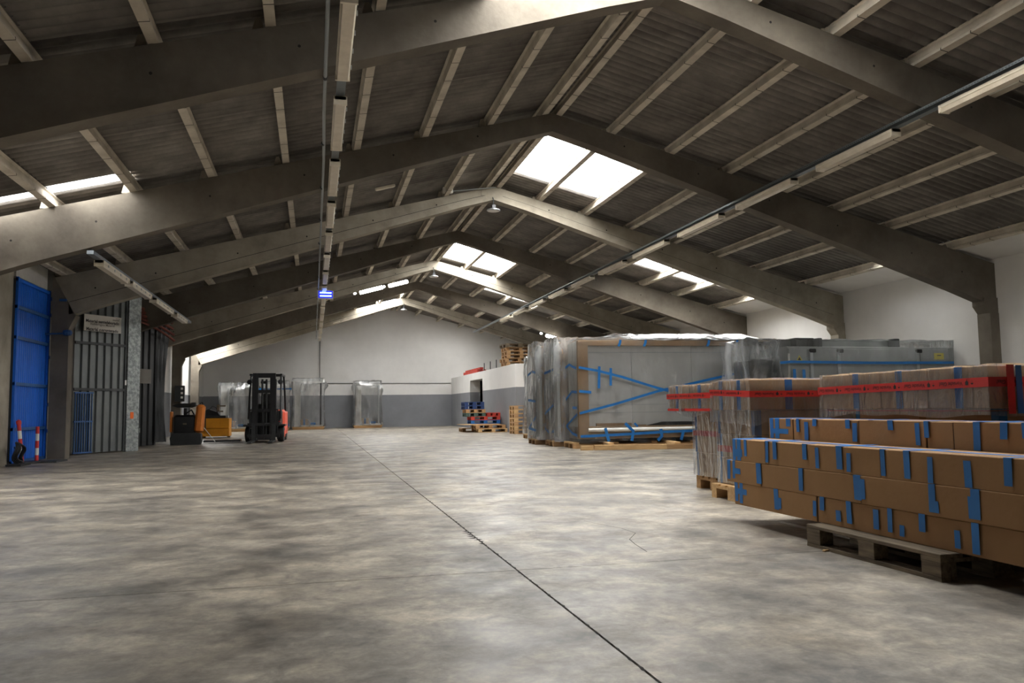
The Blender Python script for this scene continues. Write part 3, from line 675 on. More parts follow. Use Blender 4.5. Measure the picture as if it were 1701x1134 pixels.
# ================================================================== LONG CARTONS
def long_carton(x0, x1, y_far, y_near, z0, z1, label, seams, tapes, topband=True, cat='carton'):
    t = thing('long_carton', label, cat, ((x0+x1)/2, (y_far+y_near)/2, z0), 0, 'long cartons laid in rows')
    cx, cy = (x0+x1)/2, (y_far+y_near)/2
    ed = [y_far]+seams+[y_near]
    for k, (a, b) in enumerate(zip(ed, ed[1:])):
        g = .004*(k % 2)
        MB().bbox(x0-cx+g, x1-cx-g, b-cy+.003, a-cy-.003, 0, z1-z0-g*.4, .004).build('sleeve', M['card'], t)
        if k: MB().box(x0-cx+.006, x1-cx-.006, a-cy-.004, a-cy+.004, .003, z1-z0-.005).build('seam', M['crack'], t)
    for ti, (ya, yb, za, zb) in enumerate(tapes):
        y0, y1 = min(ya, yb)-cy, max(ya, yb)-cy; ta, tb_ = min(za, z1)-z0, max(zb, z0)-z0
        b = MB(); x = x0-cx-.0018-.0004*ti
        wob = rnd.uniform(-.006, .006)
        b.add([(x, y0+wob, tb_), (x, y1+wob, tb_), (x, y1, ta), (x, y0, ta)], [(0, 1, 2, 3)])
        if ta > z1-z0-.012:        # folds over the top
            l = rnd.uniform(.04, .12); zt = z1-z0+.0012
            b.add([(x, y0, ta), (x, y1, ta), (x, y1, zt), (x, y0, zt)], [(0, 1, 2, 3)])
            b.add([(x, y0, zt), (x, y1, zt), (x+l, y1, zt), (x+l, y0, zt)], [(0, 1, 2, 3)])
        b.build('tape', M['tape'], t)
    if topband:
        w = (x1-x0); zt = z1-z0+.0015
        b = MB(); n = 24; vs = []; fs = []
        for k in range(n+1):
            y = y_far-cy-(y_far-y_near)*k/n; xo = .012*math.sin(k*1.3); vs += [(-.03+xo, y, zt), (.03+xo, y, zt)]
        for k in range(n): fs.append((2*k, 2*k+1, 2*k+3, 2*k+2))
        b.add(vs, fs); b.box(-w/2+.01, w/2-.01, y_far-cy-.10, y_far-cy-.0, zt-.001, zt+.0005)
        b.build('top_tape', M['tape'], t)
        for k in range(5):
            y = y_far-cy-.55-k*.8+rnd.uniform(-.1, .1); MB().box(-w/2, w/2, y, y+.05, zt, zt+.001).build('top_tape', M['tape'], t)
    # taped far end
    yE = y_far-cy
    MB().box(-.03, .03, yE+.0006, yE+.002, .02, z1-z0-.01).build('end_tape', M['tape'], t)
    return t
T3 = [(6.06, 6.01, 0.66, 0.5), (5.99, 5.93, 0.66, 0.5), (6.04, 5.91, 0.59, 0.53), (5.88, 5.84, 0.669, 0.54), (5.56, 5.52, 0.66, 0.51), (5.46, 5.41, 0.669, 0.54), (5.08, 5.03, 0.669, 0.56), (4.93, 4.89, 0.65, 0.51), (4.7, 4.64, 0.67, 0.52), (4.59, 4.55, 0.63, 0.51), (4.27, 4.23, 0.66, 0.51), (4.07, 4.02, 0.67, 0.51), (3.88, 3.84, 0.645, 0.5), (3.62, 3.57, 0.64, 0.5), (3.36, 3.31, 0.669, 0.53)]
T2 = [(6.15, 6.1, 0.494, 0.34), (6.06, 6.02, 0.494, 0.35), (6.04, 5.94, 0.435, 0.39), (5.7, 5.63, 0.494, 0.34), (5.13, 5.08, 0.494, 0.34), (4.53, 4.46, 0.494, 0.34), (4.47, 4.42, 0.475, 0.35), (3.88, 3.83, 0.494, 0.34), (3.84, 3.81, 0.405, 0.34), (3.58, 3.52, 0.494, 0.34), (3.6, 3.57, 0.455, 0.34)]
T1 = [(6.05, 6.0, 0.319, 0.17), (5.97, 5.92, 0.315, 0.16), (6.0, 5.86, 0.275, 0.23), (5.47, 5.41, 0.319, 0.17), (5.43, 5.37, 0.26, 0.18), (4.98, 4.94, 0.285, 0.18), (4.9, 4.85, 0.319, 0.23), (4.73, 4.68, 0.25, 0.18), (4.62, 4.57, 0.319, 0.18), (4.36, 4.31, 0.3, 0.18), (4.23, 4.19, 0.319, 0.18), (4.13, 4.09, 0.235, 0.17), (3.97, 3.92, 0.319, 0.22), (3.71, 3.67, 0.265, 0.17), (3.59, 3.54, 0.319, 0.16)]
T4 = [(6.06, 6.01, 0.83, 0.67), (5.98, 5.92, 0.83, 0.67), (6.02, 5.79, 0.75, 0.71), (5.82, 5.76, 0.83, 0.77), (5.68, 5.64, 0.83, 0.73), (5.57, 5.52, 0.81, 0.67), (5.46, 5.41, 0.83, 0.78), (5.07, 5.02, 0.83, 0.77), (4.99, 4.94, 0.81, 0.68), (4.63, 4.58, 0.83, 0.77), (4.38, 4.34, 0.82, 0.68), (4.3, 4.26, 0.83, 0.73), (3.91, 3.86, 0.83, 0.67), (3.72, 3.67, 0.83, 0.74), (3.58, 3.53, 0.83, 0.75)]
long_carton(3.35, 3.655, 6.06, 1.9, .144, .319, 'long taped carton at the bottom of the front row, on the worn pallet', [4.94, 2.9], T1, False)
long_carton(3.345, 3.65, 6.17, 1.8, .319, .494, 'long taped carton in the middle of the front row, sticking out at its far end', [5.64, 4.47, 3.2], T2, False)
long_carton(3.35, 3.655, 6.08, 1.9, .494, .669, 'long taped carton on top of the front row, its pale top catching the light', [5.57, 4.28, 2.8], T3)
long_carton(3.70, 4.0, 6.05, 1.9, .144, .315, 'long carton at the bottom of the rear row behind the front cartons', [4.2], [], False)
long_carton(3.70, 4.0, 6.05, 1.9, .315, .486, 'long carton second from the bottom of the rear row', [4.4], [], False)
long_carton(3.70, 4.0, 6.06, 1.9, .486, .66, 'long carton third from the bottom of the rear row', [4.1], [], False)
long_carton(3.70, 4.0, 6.08, 1.9, .66, .832, 'long taped carton topping the rear row, above all other long cartons', [5.73, 4.93, 4.29, 4.07], T4)

# ================================================================== CARTON STACKS WITH RED TAPE
def film_shell(x0, x1, y0, y1, z0, z1, amp=.012, seg=.08, top=True, ragged=.0, flare=0, seed=0, cap=0):
    """wrinkled skin over a box, open below, subdivided and displaced"""
    vs = []; fs = []; idx = {}
    def P(x, y, z, nx, ny, nz):
        k = (round(x, 4), round(y, 4), round(z, 4))
        if k in idx: return idx[k]
        q = Vector((x*3+seed, y*3, z*1.6)); d = noise.noise(q)+.5*noise.noise(q*2.7)
        cx, cy = (x0+x1)/2, (y0+y1)/2
        ox = (1 if x > cx else -1) if abs(abs(x-cx)-(x1-x0)/2) < 1e-4 else 0
        oy = (1 if y > cy else -1) if abs(abs(y-cy)-(y1-y0)/2) < 1e-4 else 0
        oz = 1 if abs(z-z1) < 1e-4 else 0
        f = flare*max(0.0, (z1-z)/(z1-z0))**1.5
        zz = z
        if ragged and z < z0+1e-4: zz = z+ragged*(noise.noise(Vector((x*2.3+seed, y*2.3, 5)))-.3)
        d += 1.3*(1-2.2*abs(noise.noise(Vector((x*3.8+seed, y*3.8, z*1.1)))))
        if cap: f += cap*math.exp(-((z-(z1-.32))/.26)**2)*(.9+1.3*noise.noise(Vector((x*2+seed, y*2, z*2))))
        e = amp*(1+d)+f*(.6+.8*noise.noise(Vector((x*5+seed, y*5, 1))))
        v = (x+ox*e, y+oy*e, zz+oz*amp*(1.0+d)); idx[k] = len(vs); vs.append(v); return idx[k]
    nx, ny, nz = [max(1, round(d/seg)) for d in (x1-x0, y1-y0, z1-z0)]
    X = [x0+(x1-x0)*i/nx for i in range(nx+1)]; Y = [y0+(y1-y0)*i/ny for i in range(ny+1)]; Z = [z0+(z1-z0)*i/nz for i in range(nz+1)]
    for k in range(nz):
        for i in range(nx):
            for y in (y0, y1): fs.append(tuple(P(X[a], y, Z[c], 0, 0, 0) for a, c in ((i, k), (i+1, k), (i+1, k+1), (i, k+1))))
        for j in range(ny):
            for x in (x0, x1): fs.append(tuple(P(x, Y[a], Z[c], 0, 0, 0) for a, c in ((j, k), (j+1, k), (j+1, k+1), (j, k+1))))
    if top:
        for i in range(nx):
            for j in range(ny): fs.append((P(X[i], Y[j], z1, 0, 0, 0), P(X[i+1], Y[j], z1, 0, 0, 0), P(X[i+1], Y[j+1], z1, 0, 0, 0), P(X[i], Y[j+1], z1, 0, 0, 0)))
    return MB().add(vs, fs)
tapetext = text_mesh('Vorsicht Glas!', .036, M['ink'], .0006)
def icon_mesh():
    b = MB()
    b.add([(-.012, -.014, 0), (.012, -.014, 0), (.014, .004, 0), (.009, .012, 0), (.003, .014, 0), (.003, .024, 0), (-.003, .024, 0), (-.003, .014, 0), (-.009, .012, 0), (-.014, .004, 0)], [tuple(range(10))])
    b.add([(.030, .0, 0), (.058, .0, 0), (.05, -.008, 0), (.044, -.012, 0), (.038, -.008, 0)], [(0, 1, 2, 3, 4)])
    b.add([(.043, .0, 0), (.045, .0, 0), (.045, .018, 0), (.043, .018, 0)], [(0, 1, 2, 3)])
    return b.mesh('icon', M['ink'])
icon = icon_mesh()
def red_band(parent, x0, x1, y0, y1, z, w, faces='XY', dz=0, e=.022):
    """red printed tape round the stack; -X face and -Y face carry the print"""
    def strip(pts):
        vs = []; fs = []
        for k, (x, y, zz) in enumerate(pts): vs += [(x, y, zz-w/2), (x, y, zz+w/2)]
        for k in range(len(pts)-1): fs.append((2*k, 2*k+2, 2*k+3, 2*k+1))
        return MB().add(vs, fs).build('red_tape', M['rtape'], parent)
    zz = lambda t: z+dz*t
    s = strip([(x0-e, y1+e, zz(0)), (x0-e, (y0+y1)/2, zz(.5)), (x0-e, y0-e, zz(1)), (x1+e, y0-e, zz(1.1)), (x1+e, y1+e, zz(.3)), (x0-e, y1+e, zz(0))])
    L = y1-y0; n = int(L/.34)
    for k in range(n+1):
        yy = y1-.10-k*.34
        if yy < y0+.12: break
        t = (y1-yy)/L
        o = link('print', tapetext, s, (x0-e-.002, yy, zz(t))); o.rotation_euler = (math.pi/2, math.pi, -math.pi/2)
        o = link('print', icon, s, (x0-e-.002, yy-.14, zz(t))); o.rotation_euler = (math.pi/2, 0, -math.pi/2)
    n = int((x1-x0)/.34)
    for k in range(n):
        xx = x0+.14+k*.34
        o = link('print', tapetext, s, (xx, y0-e-.002, zz(1))); o.rotation_euler = (math.pi/2, math.pi, 0)
        o = link('print', icon, s, (xx+.14, y0-e-.002, zz(1))); o.rotation_euler = (math.pi/2, 0, 0)
def top_cartons(x0, x1, ys, z0, z1, labels, group, tape_off, xshift=()):
    """cartons side by side, long in x, ends towards -x"""
    for k, (a, b) in enumerate(zip(ys, ys[1:])):
        ya, yb = max(a, b), min(a, b)
        t = thing('carton', labels[k], 'carton', ((x0+x1)/2, (ya+yb)/2, z0), 0, group)
        hx = (x1-x0)/2; hy = (ya-yb)/2-.006; h = z1-z0; sh = xshift[k] if k < len(xshift) else 0
        MB().bbox(-hx+sh, hx, -hy, hy, 0, h, .004).build('box', M['card2'], t)
        c = tape_off[k] if k < len(tape_off) else 0
        b = MB(); x = -hx+sh-.002
        b.box(x-.001, x, c-.035, c+.035, .0, h+.001).box(-hx+sh-.002, hx, c-.035, c+.035, h, h+.0015)
        b.build('tape', M['tape'], t)
        MB().box(-hx+.38, -hx+.46, -hy-.002, -hy-.0005, 0, h).build('tape', M['tape'], t)
def base_stack(x0, x1, y0, y1, z0, layers, labels, group, corner=True):
    z = z0
    for k, h in enumerate(layers):
        j = rnd.uniform(-.01, .01)
        t = thing('carton', labels[k], 'carton', ((x0+x1)/2, (y0+y1)/2, z), 0, group)
        hx, hy = (x1-x0)/2, (y1-y0)/2
        MB().bbox(-hx+j, hx+j, -hy, hy, 0, h-.004, .006).build('box', M['card2'], t)
        MB().box(-hx+j-.002, -hx+j, -.07, -.0, .0, h-.01).build('flap_seam', M['card'], t)
        if corner:
            e = .003
            MB().box(-hx+j-e, -hx+.045, hy-.001, hy+e, 0, h-.004).box(-hx+j-e, -hx+j-.001, hy-.045, hy+e, 0, h-.004).build('corner_tape', M['tape'], t)
            MB().box(-hx+j-e, -hx+.06, -hy-e, -hy, 0, h-.004).box(-hx+j-e, -hx+j-.001, -hy-e, -hy+.06, 0, h-.004).build('corner_tape', M['tape'], t)
        z += h
def wrap(x0, x1, y0, y1, z0, z1, label, amp, seg, ragged, flare, seed, m='stretch', name='stretch_wrap', cat='plastic wrap', group=None):
    cx, cy = (x0+x1)/2, (y0+y1)/2
    b = film_shell(x0-cx, x1-cx, y0-cy, y1-cy, 0, z1-z0, amp, seg, True, ragged, flare, seed)
    o = b.build(name, M[m], None, True, (cx, cy, z0)); tag(o, label, cat, group); return o
# nearest big group (behind the long cartons)
base_stack(4.42, 5.55, 4.45, 5.9, .144, [.25, .25, .26], ['big carton at the foot of the near red-taped stack', 'big carton in the middle of the near red-taped stack', 'big carton just under the near red-taped top cartons'], 'cartons of the near red-taped stack')
top_cartons(4.2, 5.55, [6.05, 5.32, 4.83, 4.3], .905, 1.18, ['far carton of the three on the near red-taped stack', 'middle carton of the three on the near red-taped stack', 'near carton of the three on the near red-taped stack'], 'red-taped top cartons', [-.08, .04, -.02])
gt = thing('red_tape_band', 'red printed warning tape round the near group of three cartons', 'tape')
red_band(gt, 4.2, 5.55, 4.3, 6.05, 1.055, .062, dz=.02, e=.024)
MB().box(4.24, 4.34, 4.32, 6.03, .886, .892).box(4.24, 5.5, 4.32, 4.42, .886, .892).build('lower_red_tape', M['rtape'], gt)
MB().box(4.31, 4.365, 4.262, 4.266, .87, 1.185).build('cross_tape', M['rtape'], gt); MB().box(4.385, 4.43, 4.266, 4.27, .87, 1.18).build('blue_cross_tape', M['tape'], gt)
wrap(4.2, 5.55, 4.3, 6.05, .87, 1.181, 'clear stretch film over the near group of three red-taped cartons', .005, .032, .05, .012, 3)
# next group to the camera, cut by the frame
base_stack(4.5, 5.6, 2.9, 4.0, .144, [.38, .38], ['lower carton of the stack at the frame edge', 'upper carton under the stack top at the frame edge'], 'cartons at the frame edge')
top_cartons(4.35, 5.6, [4.12, 3.5, 2.85], .905, 1.18, ['taped carton beside the near group, cut by the frame edge', 'taped carton nearest the camera on the stack beyond the frame edge'], 'red-taped top cartons', [.0, 0])
gt = thing('red_tape_band', 'red printed warning tape round the cartons at the frame edge', 'tape')
red_band(gt, 4.35, 5.6, 2.85, 4.12, 1.03, .062, dz=.0, e=.02)
wrap(4.35, 5.6, 2.85, 4.12, .88, 1.181, 'clear stretch film over the cartons at the frame edge', .005, .06, .03, .01, 9)
euro((5.05, 3.45, 0), H9, 'wooden pallet under the carton stack at the frame edge', 'pallets under the cartons', 'woodmid')
# middle stack
base_stack(4.12, 5.2, 7.0, 7.72, .144, [.27, .24, .24], ['bottom carton of the blue-cornered stack', 'middle carton of the blue-cornered stack', 'third carton up in the blue-cornered stack'], 'cartons of the blue-cornered stack')
top_cartons(4.06, 5.3, [7.74, 7.36, 6.98], .898, 1.188, ['far carton of the pair topping the blue-cornered stack', 'near carton of the pair topping the blue-cornered stack'], 'red-taped top cartons', [.0, .02])
gt = thing('red_tape_band', 'red printed warning tape round the blue-cornered stack', 'tape')
red_band(gt, 4.06, 5.3, 6.98, 7.74, 1.08, .06, dz=-.03, e=.02)
MB().box(4.10, 4.102, 6.99, 7.73, .47, .535).build('lower_red_tape', M['rtape'], gt)
wrap(4.06, 5.3, 6.98, 7.74, .84, 1.19, 'crumpled stretch film over the pair topping the blue-cornered stack', .006, .05, .16, .015, 5)
wrap(4.10, 5.22, 6.98, 7.74, .15, .90, 'thin stretch film wound round the lower blue-cornered stack', .004, .07, 0, 0, 6)
# far stack
base_stack(4.32, 5.4, 7.95, 8.66, .144, [.27, .24, .24], ['bottom carton of the farthest carton stack', 'middle carton of the farthest carton stack', 'third carton up in the farthest carton stack'], 'cartons of the farthest stack')
top_cartons(4.15, 5.4, [9.0, 8.45, 7.92], .9, 1.172, ['far carton of the pair topping the farthest carton stack', 'near carton of the pair topping the farthest carton stack'], 'red-taped top cartons', [.05, .02])
gt = thing('red_tape_band', 'red printed warning tape round the farthest carton stack', 'tape')
red_band(gt, 4.15, 5.4, 7.92, 9.0, 1.055, .06, e=.02)
MB().box(4.298, 4.30, 7.95, 8.68, .60, .66).build('lower_red_tape', M['rtape'], gt)
MB().box(4.14, 5.4, 9.001, 9.004, .885, .915).box(4.13, 4.134, 7.9, 9.0, .885, .912).build('lower_edge_tape', M['rtape'], gt)
wrap(4.15, 5.4, 7.92, 9.0, .87, 1.174, 'crumpled stretch film over the pair topping the farthest carton stack', .006, .06, .06, .01, 7)
wrap(4.30, 5.42, 7.93, 8.69, .15, .89, 'thin stretch film wound round the lower part of the farthest carton stack', .004, .07, 0, 0, 8)

# ================================================================== BIG WRAPPED CRATES
CA = R(-4)
def tape_poly(parent, pts, w, y=-.012, name='tape', mm='tape'):
    vs = []; fs = []
    for k, (x, z) in enumerate(pts):
        a = pts[max(k-1, 0)]; b = pts[min(k+1, len(pts)-1)]; dx, dz = b[0]-a[0], b[1]-a[1]; l = math.hypot(dx, dz)
        nx, nz = -dz/l*w/2, dx/l*w/2; vs += [(x+nx, y, z+nz), (x-nx, y, z-nz)]
    for k in range(len(pts)-1): fs.append((2*k, 2*k+1, 2*k+3, 2*k+2))
    return MB().add(vs, fs).build(name, M[mm], parent)
# the big front crate
fc = thing('wrapped_crate', 'large polythene-wrapped crate with a blue tape cross on its broad pale face', 'crate', (5.85, 17.5, 0), CA, 'wrapped crates')
LC = 4.85
MB().bbox(0, LC, .0, .95, .22, .5, .01).build('bottom_carton', M['card2'], fc)
MB().bbox(0, .24, 0, .12, .42, 2.44, .006).build('edge_board', M['card2'], fc)
MB().bbox(0, LC, 0, .12, 2.34, 2.46, .006).build('edge_board', M['card2'], fc)
MB().bbox(LC-.22, LC, 0, .12, .42, 2.4, .006).build('edge_board', M['card2'], fc)
for a, b_ in ((.24, 1.3), (1.3, 2.77), (2.77, 4.63)):
    MB().box(a+.004, b_-.004, .10, .14, .5, 2.34).build('panel', M['panel'], fc)
for z in (.80, .98): MB().box(.24, 4.63, .095, .10, z, z+.012).build('panel_line', M['alu'], fc)
MB().box(.24, 4.63, .095, .10, 2.18, 2.2).build('panel_line', M['alu'], fc)
MB().box(0, .03, .12, .95, .22, 2.44).build('end_board', M['panelw'], fc)
MB().box(0, LC, .93, .95, .5, 2.44).build('back_board', M['card2'], fc)
MB().box(.42, 1.25, .02, .09, .42, .565).build('inner_carton', M['card'], fc)
MB().box(1.37, 1.6, .03, .09, .42, .52).build('inner_carton', M['card'], fc)
b = MB(); b.prism([(1.6, .5), (2.0, .58), (2.6, .58), (3.2, .56), (4.4, .54), (4.6, .42), (1.6, .42)], .01, .08, 'y'); b.build('black_foam', M['black'], fc, True)
b = MB(); b.tube([(.2, -.05, .42), (4.6, -.05, .42)], .045, 10); b.build('white_pole', M['panelw'], fc, True)
film = film_shell(-.02, LC+.02, -.03, .97, .16, 2.49, .012, .08, True, .06, .03, 2)
film.build('polythene', M['filmthin'], fc, True)
tape_poly(fc, [(0, 1.84), (.45, 1.76), (1.0, 1.62), (1.85, 1.36), (2.66, 1.14), (3.2, 1.0)], .055, -.075)
tape_poly(fc, [(.0, .80), (.8, .99), (1.85, 1.28), (3.3, 1.58), (4.8, 1.87)], .055, -.078)
tape_poly(fc, [(.0, .28), (1.0, .31), (2.0, .35), (2.9, .37), (4.8, .40)], .06, -.11)
tape_poly(fc, [(.48, 1.86), (.46, 1.36)], .06, -.08); tape_poly(fc, [(.75, 1.82), (.74, 1.42)], .06, -.08)
tape_poly(fc, [(.58, .46), (.66, .16)], .07, -.113); tape_poly(fc, [(1.05, .56), (1.24, .38), (1.2, .16)], .07, -.113); tape_poly(fc, [(1.9, .42), (1.92, .26), (1.82, .16)], .07, -.113); tape_poly(fc, [(2.45, .38), (2.38, .16)], .07, -.113)
tape_poly(fc, [(1.28, .56), (1.36, .48)], .05, -.08); tape_poly(fc, [(0, 1.3), (.28, 1.27)], .06, -.08)
for x in (1.0, 1.61, 3.16, 3.87): tape_poly(fc, [(x, 2.47), (x-.01, 2.40), (x-.05, 2.32)], .06, -.065)
# tapes round the left end (negative x face) as flat strips facing -x
def end_tape(parent, pts, w, x=-.05, name='tape'):
    vs = []; fs = []
    for y, z in pts: vs += [(x-.012*math.sin(y*9), y, z-w/2), (x-.012*math.sin(y*9), y, z+w/2)]
    for k in range(len(pts)-1): fs.append((2*k, 2*k+1, 2*k+3, 2*k+2))
    MB().add(vs, fs).build(name, M['tape'], parent)
end_tape(fc, [(-.05, 1.82), (.3, 1.88), (.6, 1.94), (.95, 1.88)], .06, -.06); end_tape(fc, [(-.05, 1.28), (.4, 1.3), (.95, 1.12)], .06, -.06)
end_tape(fc, [(-.05, .78), (.4, .66), (.9, .5)], .06, -.06); end_tape(fc, [(-.05, .30), (.4, .34), (.9, .5)], .06, -.07); end_tape(fc, [(-.05, .92), (.3, .93)], .06, -.065)
vs = []; fs = []; nu, nv = 60, 12
for i in range(nu+1):
    for j in range(nv+1):
        u, v = i/nu, j/nv; x = LC*u; bul = (min(1, u/.22)**1.2)*min(1, (1-u)/.15+.25)
        z = 2.475+.25*bul*min(1, v*1.6)*(1-.25*v)+.03*noise.noise(Vector((x*2.2, v*2.5, 3)))+.02*noise.noise(Vector((x*6, v*6, 1)))*min(1, v*4)
        vs.append((x, -.04+1.05*v, z))
for i in range(nu):
    for j in range(nv): a = i*(nv+1)+j; fs.append((a, a+nv+1, a+nv+2, a+1))
MB().add(vs, fs).build('polythene_top', M['filmtop'], fc, True)
# two crates behind it
def back_crate(loc, L, D, H, label, seed, tapes):
    t = thing('wrapped_crate', label, 'crate', loc, CA, 'wrapped crates')
    MB().bbox(.08, L, .08, D-.08, .16, H-.05, .02).build('crate_body', M['card2'], t)
    MB().bbox(.0, .08, .05, .35, .18, H-.05, .01).build('edge_board', M['panelw'], t)
    MB().bbox(.0, .08, D-.35, D-.05, .18, H-.05, .01).build('edge_board', M['mach'], t)
    MB().box(.05, .08, .35, D-.35, .18, H-.1).build('end_panel', M['mach'], t)
    film_shell(-.03, L, 0, D, .14, H, .03, .065, True, .06, .05, seed, .04).build('polythene', M['film'], t, True)
    for p in tapes: end_tape(t, p, .06, -.11)
    return t
back_crate((5.72, 18.7, 0), 4.9, .95, 2.58, 'polythene-wrapped crate right behind the blue-crossed one', 11, [[(0, 1.85), (.5, 1.83), (.95, 1.8)], [(0, 1.0), (.95, .78)], [(0, .38), (.5, .3), (.95, .42)]])
back_crate((5.62, 19.95, 0), 4.9, .95, 2.58, 'polythene-wrapped crate third from the front, before the narrow one', 17, [[(0, 1.84), (.5, 1.88), (.95, 1.8)], [(0, 1.1), (.95, 1.14)], [(0, .7), (.95, .38)], [(0, .36), (.95, .4)]])
back_crate((6.42, 23.6, 0), 3.0, .9, 2.45, 'narrow pale wrapped crate at the far end of the crate row', 23, [])


# timber and pallets under the crates
def timber(loc, L, w, h, rz, label, mm='wood'):
    b = MB(); b.bbox(0, L, -w/2, w/2, 0, h, .006); o = b.build('timber_beam', M[mm], None, False, loc, rz); tag(o, label, 'timber', 'timbers under the wrapped crates')
wbase = thing('timber_base', 'pale pine timber base frame on the floor before the blue-crossed crate', 'timber base', (5.65, 16.8, 0), R(-10))
MB().bbox(.3, 1.9, 0, .10, .0, .11, .005).build('long_beam', M['wood'], wbase); MB().bbox(1.9, 5.0, .0, .10, .0, .105, .005).build('long_beam', M['woodmid'], wbase)
MB().bbox(0, .28, 0.02, .12, .0, .10, .005).build('end_block', M['wood'], wbase)
for x in (.62, 2.1, 3.7): MB().bbox(x, x+.13, .1, 1.3, .02, .15, .005).build('cross_block', M['wood'], wbase)
for k, (y, lab) in enumerate(((17.55, 'pine skid pallet under the blue-crossed wrapped crate'), (18.75, 'pine skid pallet under the wrapped crate behind the blue-crossed one'), (20.0, 'pine skid pallet under the third wrapped crate'), (23.65, 'pine skid pallet under the narrow pale wrapped crate'))):
    t = thing('skid_pallet', lab, 'pallet', ((5.72, 5.6, 5.5, 6.3)[k], y, 0), CA, 'skid pallets under the crates')
    for yy in (0, .4, .8): MB().bbox(0, 4.8 if k < 3 else 3, yy, yy+.1, 0, .1, .004).build('skid', M['woodmid'], t)
    for xx in range(6 if k < 3 else 4): MB().bbox(xx*.93, xx*.93+.14, 0, .9, .1, .14, .004).build('deck_board', M['wood'] if xx == 0 else M['woodmid'], t)
# grey wrapped machines on the right
gm = thing('wrapped_machine', 'long grey machine cabinet under grey polythene against the right wall', 'machine', (9.6, 14.95, 0))
MB().bbox(0, 4.0, .02, 1.2, .1, 2.15, .01).build('cabinet', M['mach'], gm)
for a, b_ in ((.02, .53), (.55, 1.19), (1.21, 3.15), (3.25, 3.95)): MB().bbox(a, b_, -.01, .02, .15, 2.1, .004).build('door_panel', M['mach'], gm)
for x in (.50, 1.16, 3.12): MB().box(x, x+.07, -.05, -.01, .2, 2.04).build('rail', M['alu'], gm); MB().bbox(x, x+.14, -.07, -.01, 2.02, 2.1, .01).build('hook', M['black'], gm)
for a, b_ in ((.4, .85), (.95, 1.05), (2.85, 3.0)): MB().bbox(a, b_, .3, .8, 2.15, 2.36, .01).build('top_bracket', M['dksteel'], gm)
MB().bbox(.2, 3.1, .5, .9, 2.15, 2.34, .02).build('top_unit', M['mach'], gm)
MB().box(.0, .04, -.02, .0, .4, 2.0).build('edge_strip', M['panelw'], gm)
MB().box(3.6, 3.85, -.014, -.011, 1.88, 2.02).build('yellow_label', M['yellow'], gm)
MB().add([(.19, -.014, 1.84), (.34, -.014, 1.84), (.265, -.014, 1.97)], [(0, 1, 2)]).build('warning_triangle', M['yellow'], gm)
MB().add([(.225, -.016, 1.86), (.305, -.016, 1.86), (.265, -.016, 1.93)], [(0, 1, 2)]).build('warning_symbol', M['ink'], gm)
MB().box(3.68, 3.78, -.0165, -.0145, 1.96, 1.98).build('label_print', M['ink'], gm)
film_shell(-.2, 4.05, -.04, 1.4, .1, 2.28, .012, .09, True, .05, .02, 31).build('polythene', M['filmmid'], gm, True)
tape_poly(gm, [(-.25, 1.80), (0, 1.82), (2, 1.80), (4.02, 1.805)], .055, -.11); tape_poly(gm, [(.08, 1.67), (.09, 1.4)], .07, -.1); tape_poly(gm, [(.30, 1.66), (.31, 1.4)], .07, -.1)
b = MB(); b.bbox(-.65, -.12, .3, 1.1, .1, 1.9, .03); b.build('side_bin', M['dksteel'], gm)
film_shell(-.72, -.1, .25, 1.15, .1, 2.2, .05, .1, True, .05, .03, 33).build('side_polythene', M['film'], gm, True)

# ================================================================== FAR WRAPPED CABINS
def cabin(loc, w, d_, h, label, seed, rz=0, side=0, m='film'):
    t = thing('wrapped_cabin', label, 'wrapped cabin', loc, rz, 'wrapped cabins along the far wall')
    MB().bbox(0, w, 0, d_, 0, .03, .004).box(0, w, 0, .1, .03, .09).box(0, w, d_-.1, d_, .03, .09).build('pallet_skids', M['woodmid'], t)
    MB().bbox(-.03, w+.03, -.03, d_, .09, .14, .004).build('pallet_deck', M['wood'], t)
    MB().bbox(.06, w-.06, .06, d_-.06, .14, .22, .01).build('tray', M['panelw'], t)
    MB().bbox(.08, .36, .08, .95, .2, h-.15, .01).build('side_panel', M['panelw'], t)
    MB().bbox(w-.2, w-.12, .08, .16, .2, h-.2, .008).build('post', M['dksteel'] if side else M['alu'], t)
    MB().bbox(.08, w-.08, .08, .14, h-.22, h-.12, .008).build('head_rail', M['panelw'], t)
    MB().bbox(.08, .14, d_-.14, d_-.08, .2, h-.2, .008).bbox(.08, w-.08, d_-.14, d_-.08, h-.22, h-.14, .008).build('back_frame', M['alu'], t)
    MB().bbox(.36, .75, .1, .3, .22, .5, .01).build('small_carton', M['card2'], t)
    MB().bbox(.5, .6, .095, .1, .22, .5, .001).build('tape', M['tape'], t)
    MB().bbox(.85, 1.1, .12, .25, .22, .34, .02).build('fittings_bag', M['tape'], t)
    film_shell(.05, w-.05, 0.03, d_-.03, .16, h, .025, .07, True, .05, .10, seed, .13).build('polythene', M['filmclear'], t, True)
cabin((2.02, 42.2, 0), 1.4, 1.2, 2.4, 'wrapped cabin standing farthest right along the end wall', 41)
cabin((-1.0, 41.2, 0), 1.5, 1.3, 2.5, 'wrapped cabin just right of the forklift', 47, side=1)
cabin((-4.25, 39.4, 0), 1.7, 1.2, 2.25, 'wrapped cabin left of the forklift with bright creases', 53)
cabin((-2.2, 38.9, 0), 1.05, 1.2, 2.3, 'wrapped cabin behind the forklift with a band of blue tape', 59)
o = tape_poly(None, [(0, 0), (1.6, .0)], .07, 0); o.location = (-2.6, 38.85, 1.95); tag(o, 'band of blue tape round the cabin behind the forklift', 'tape')

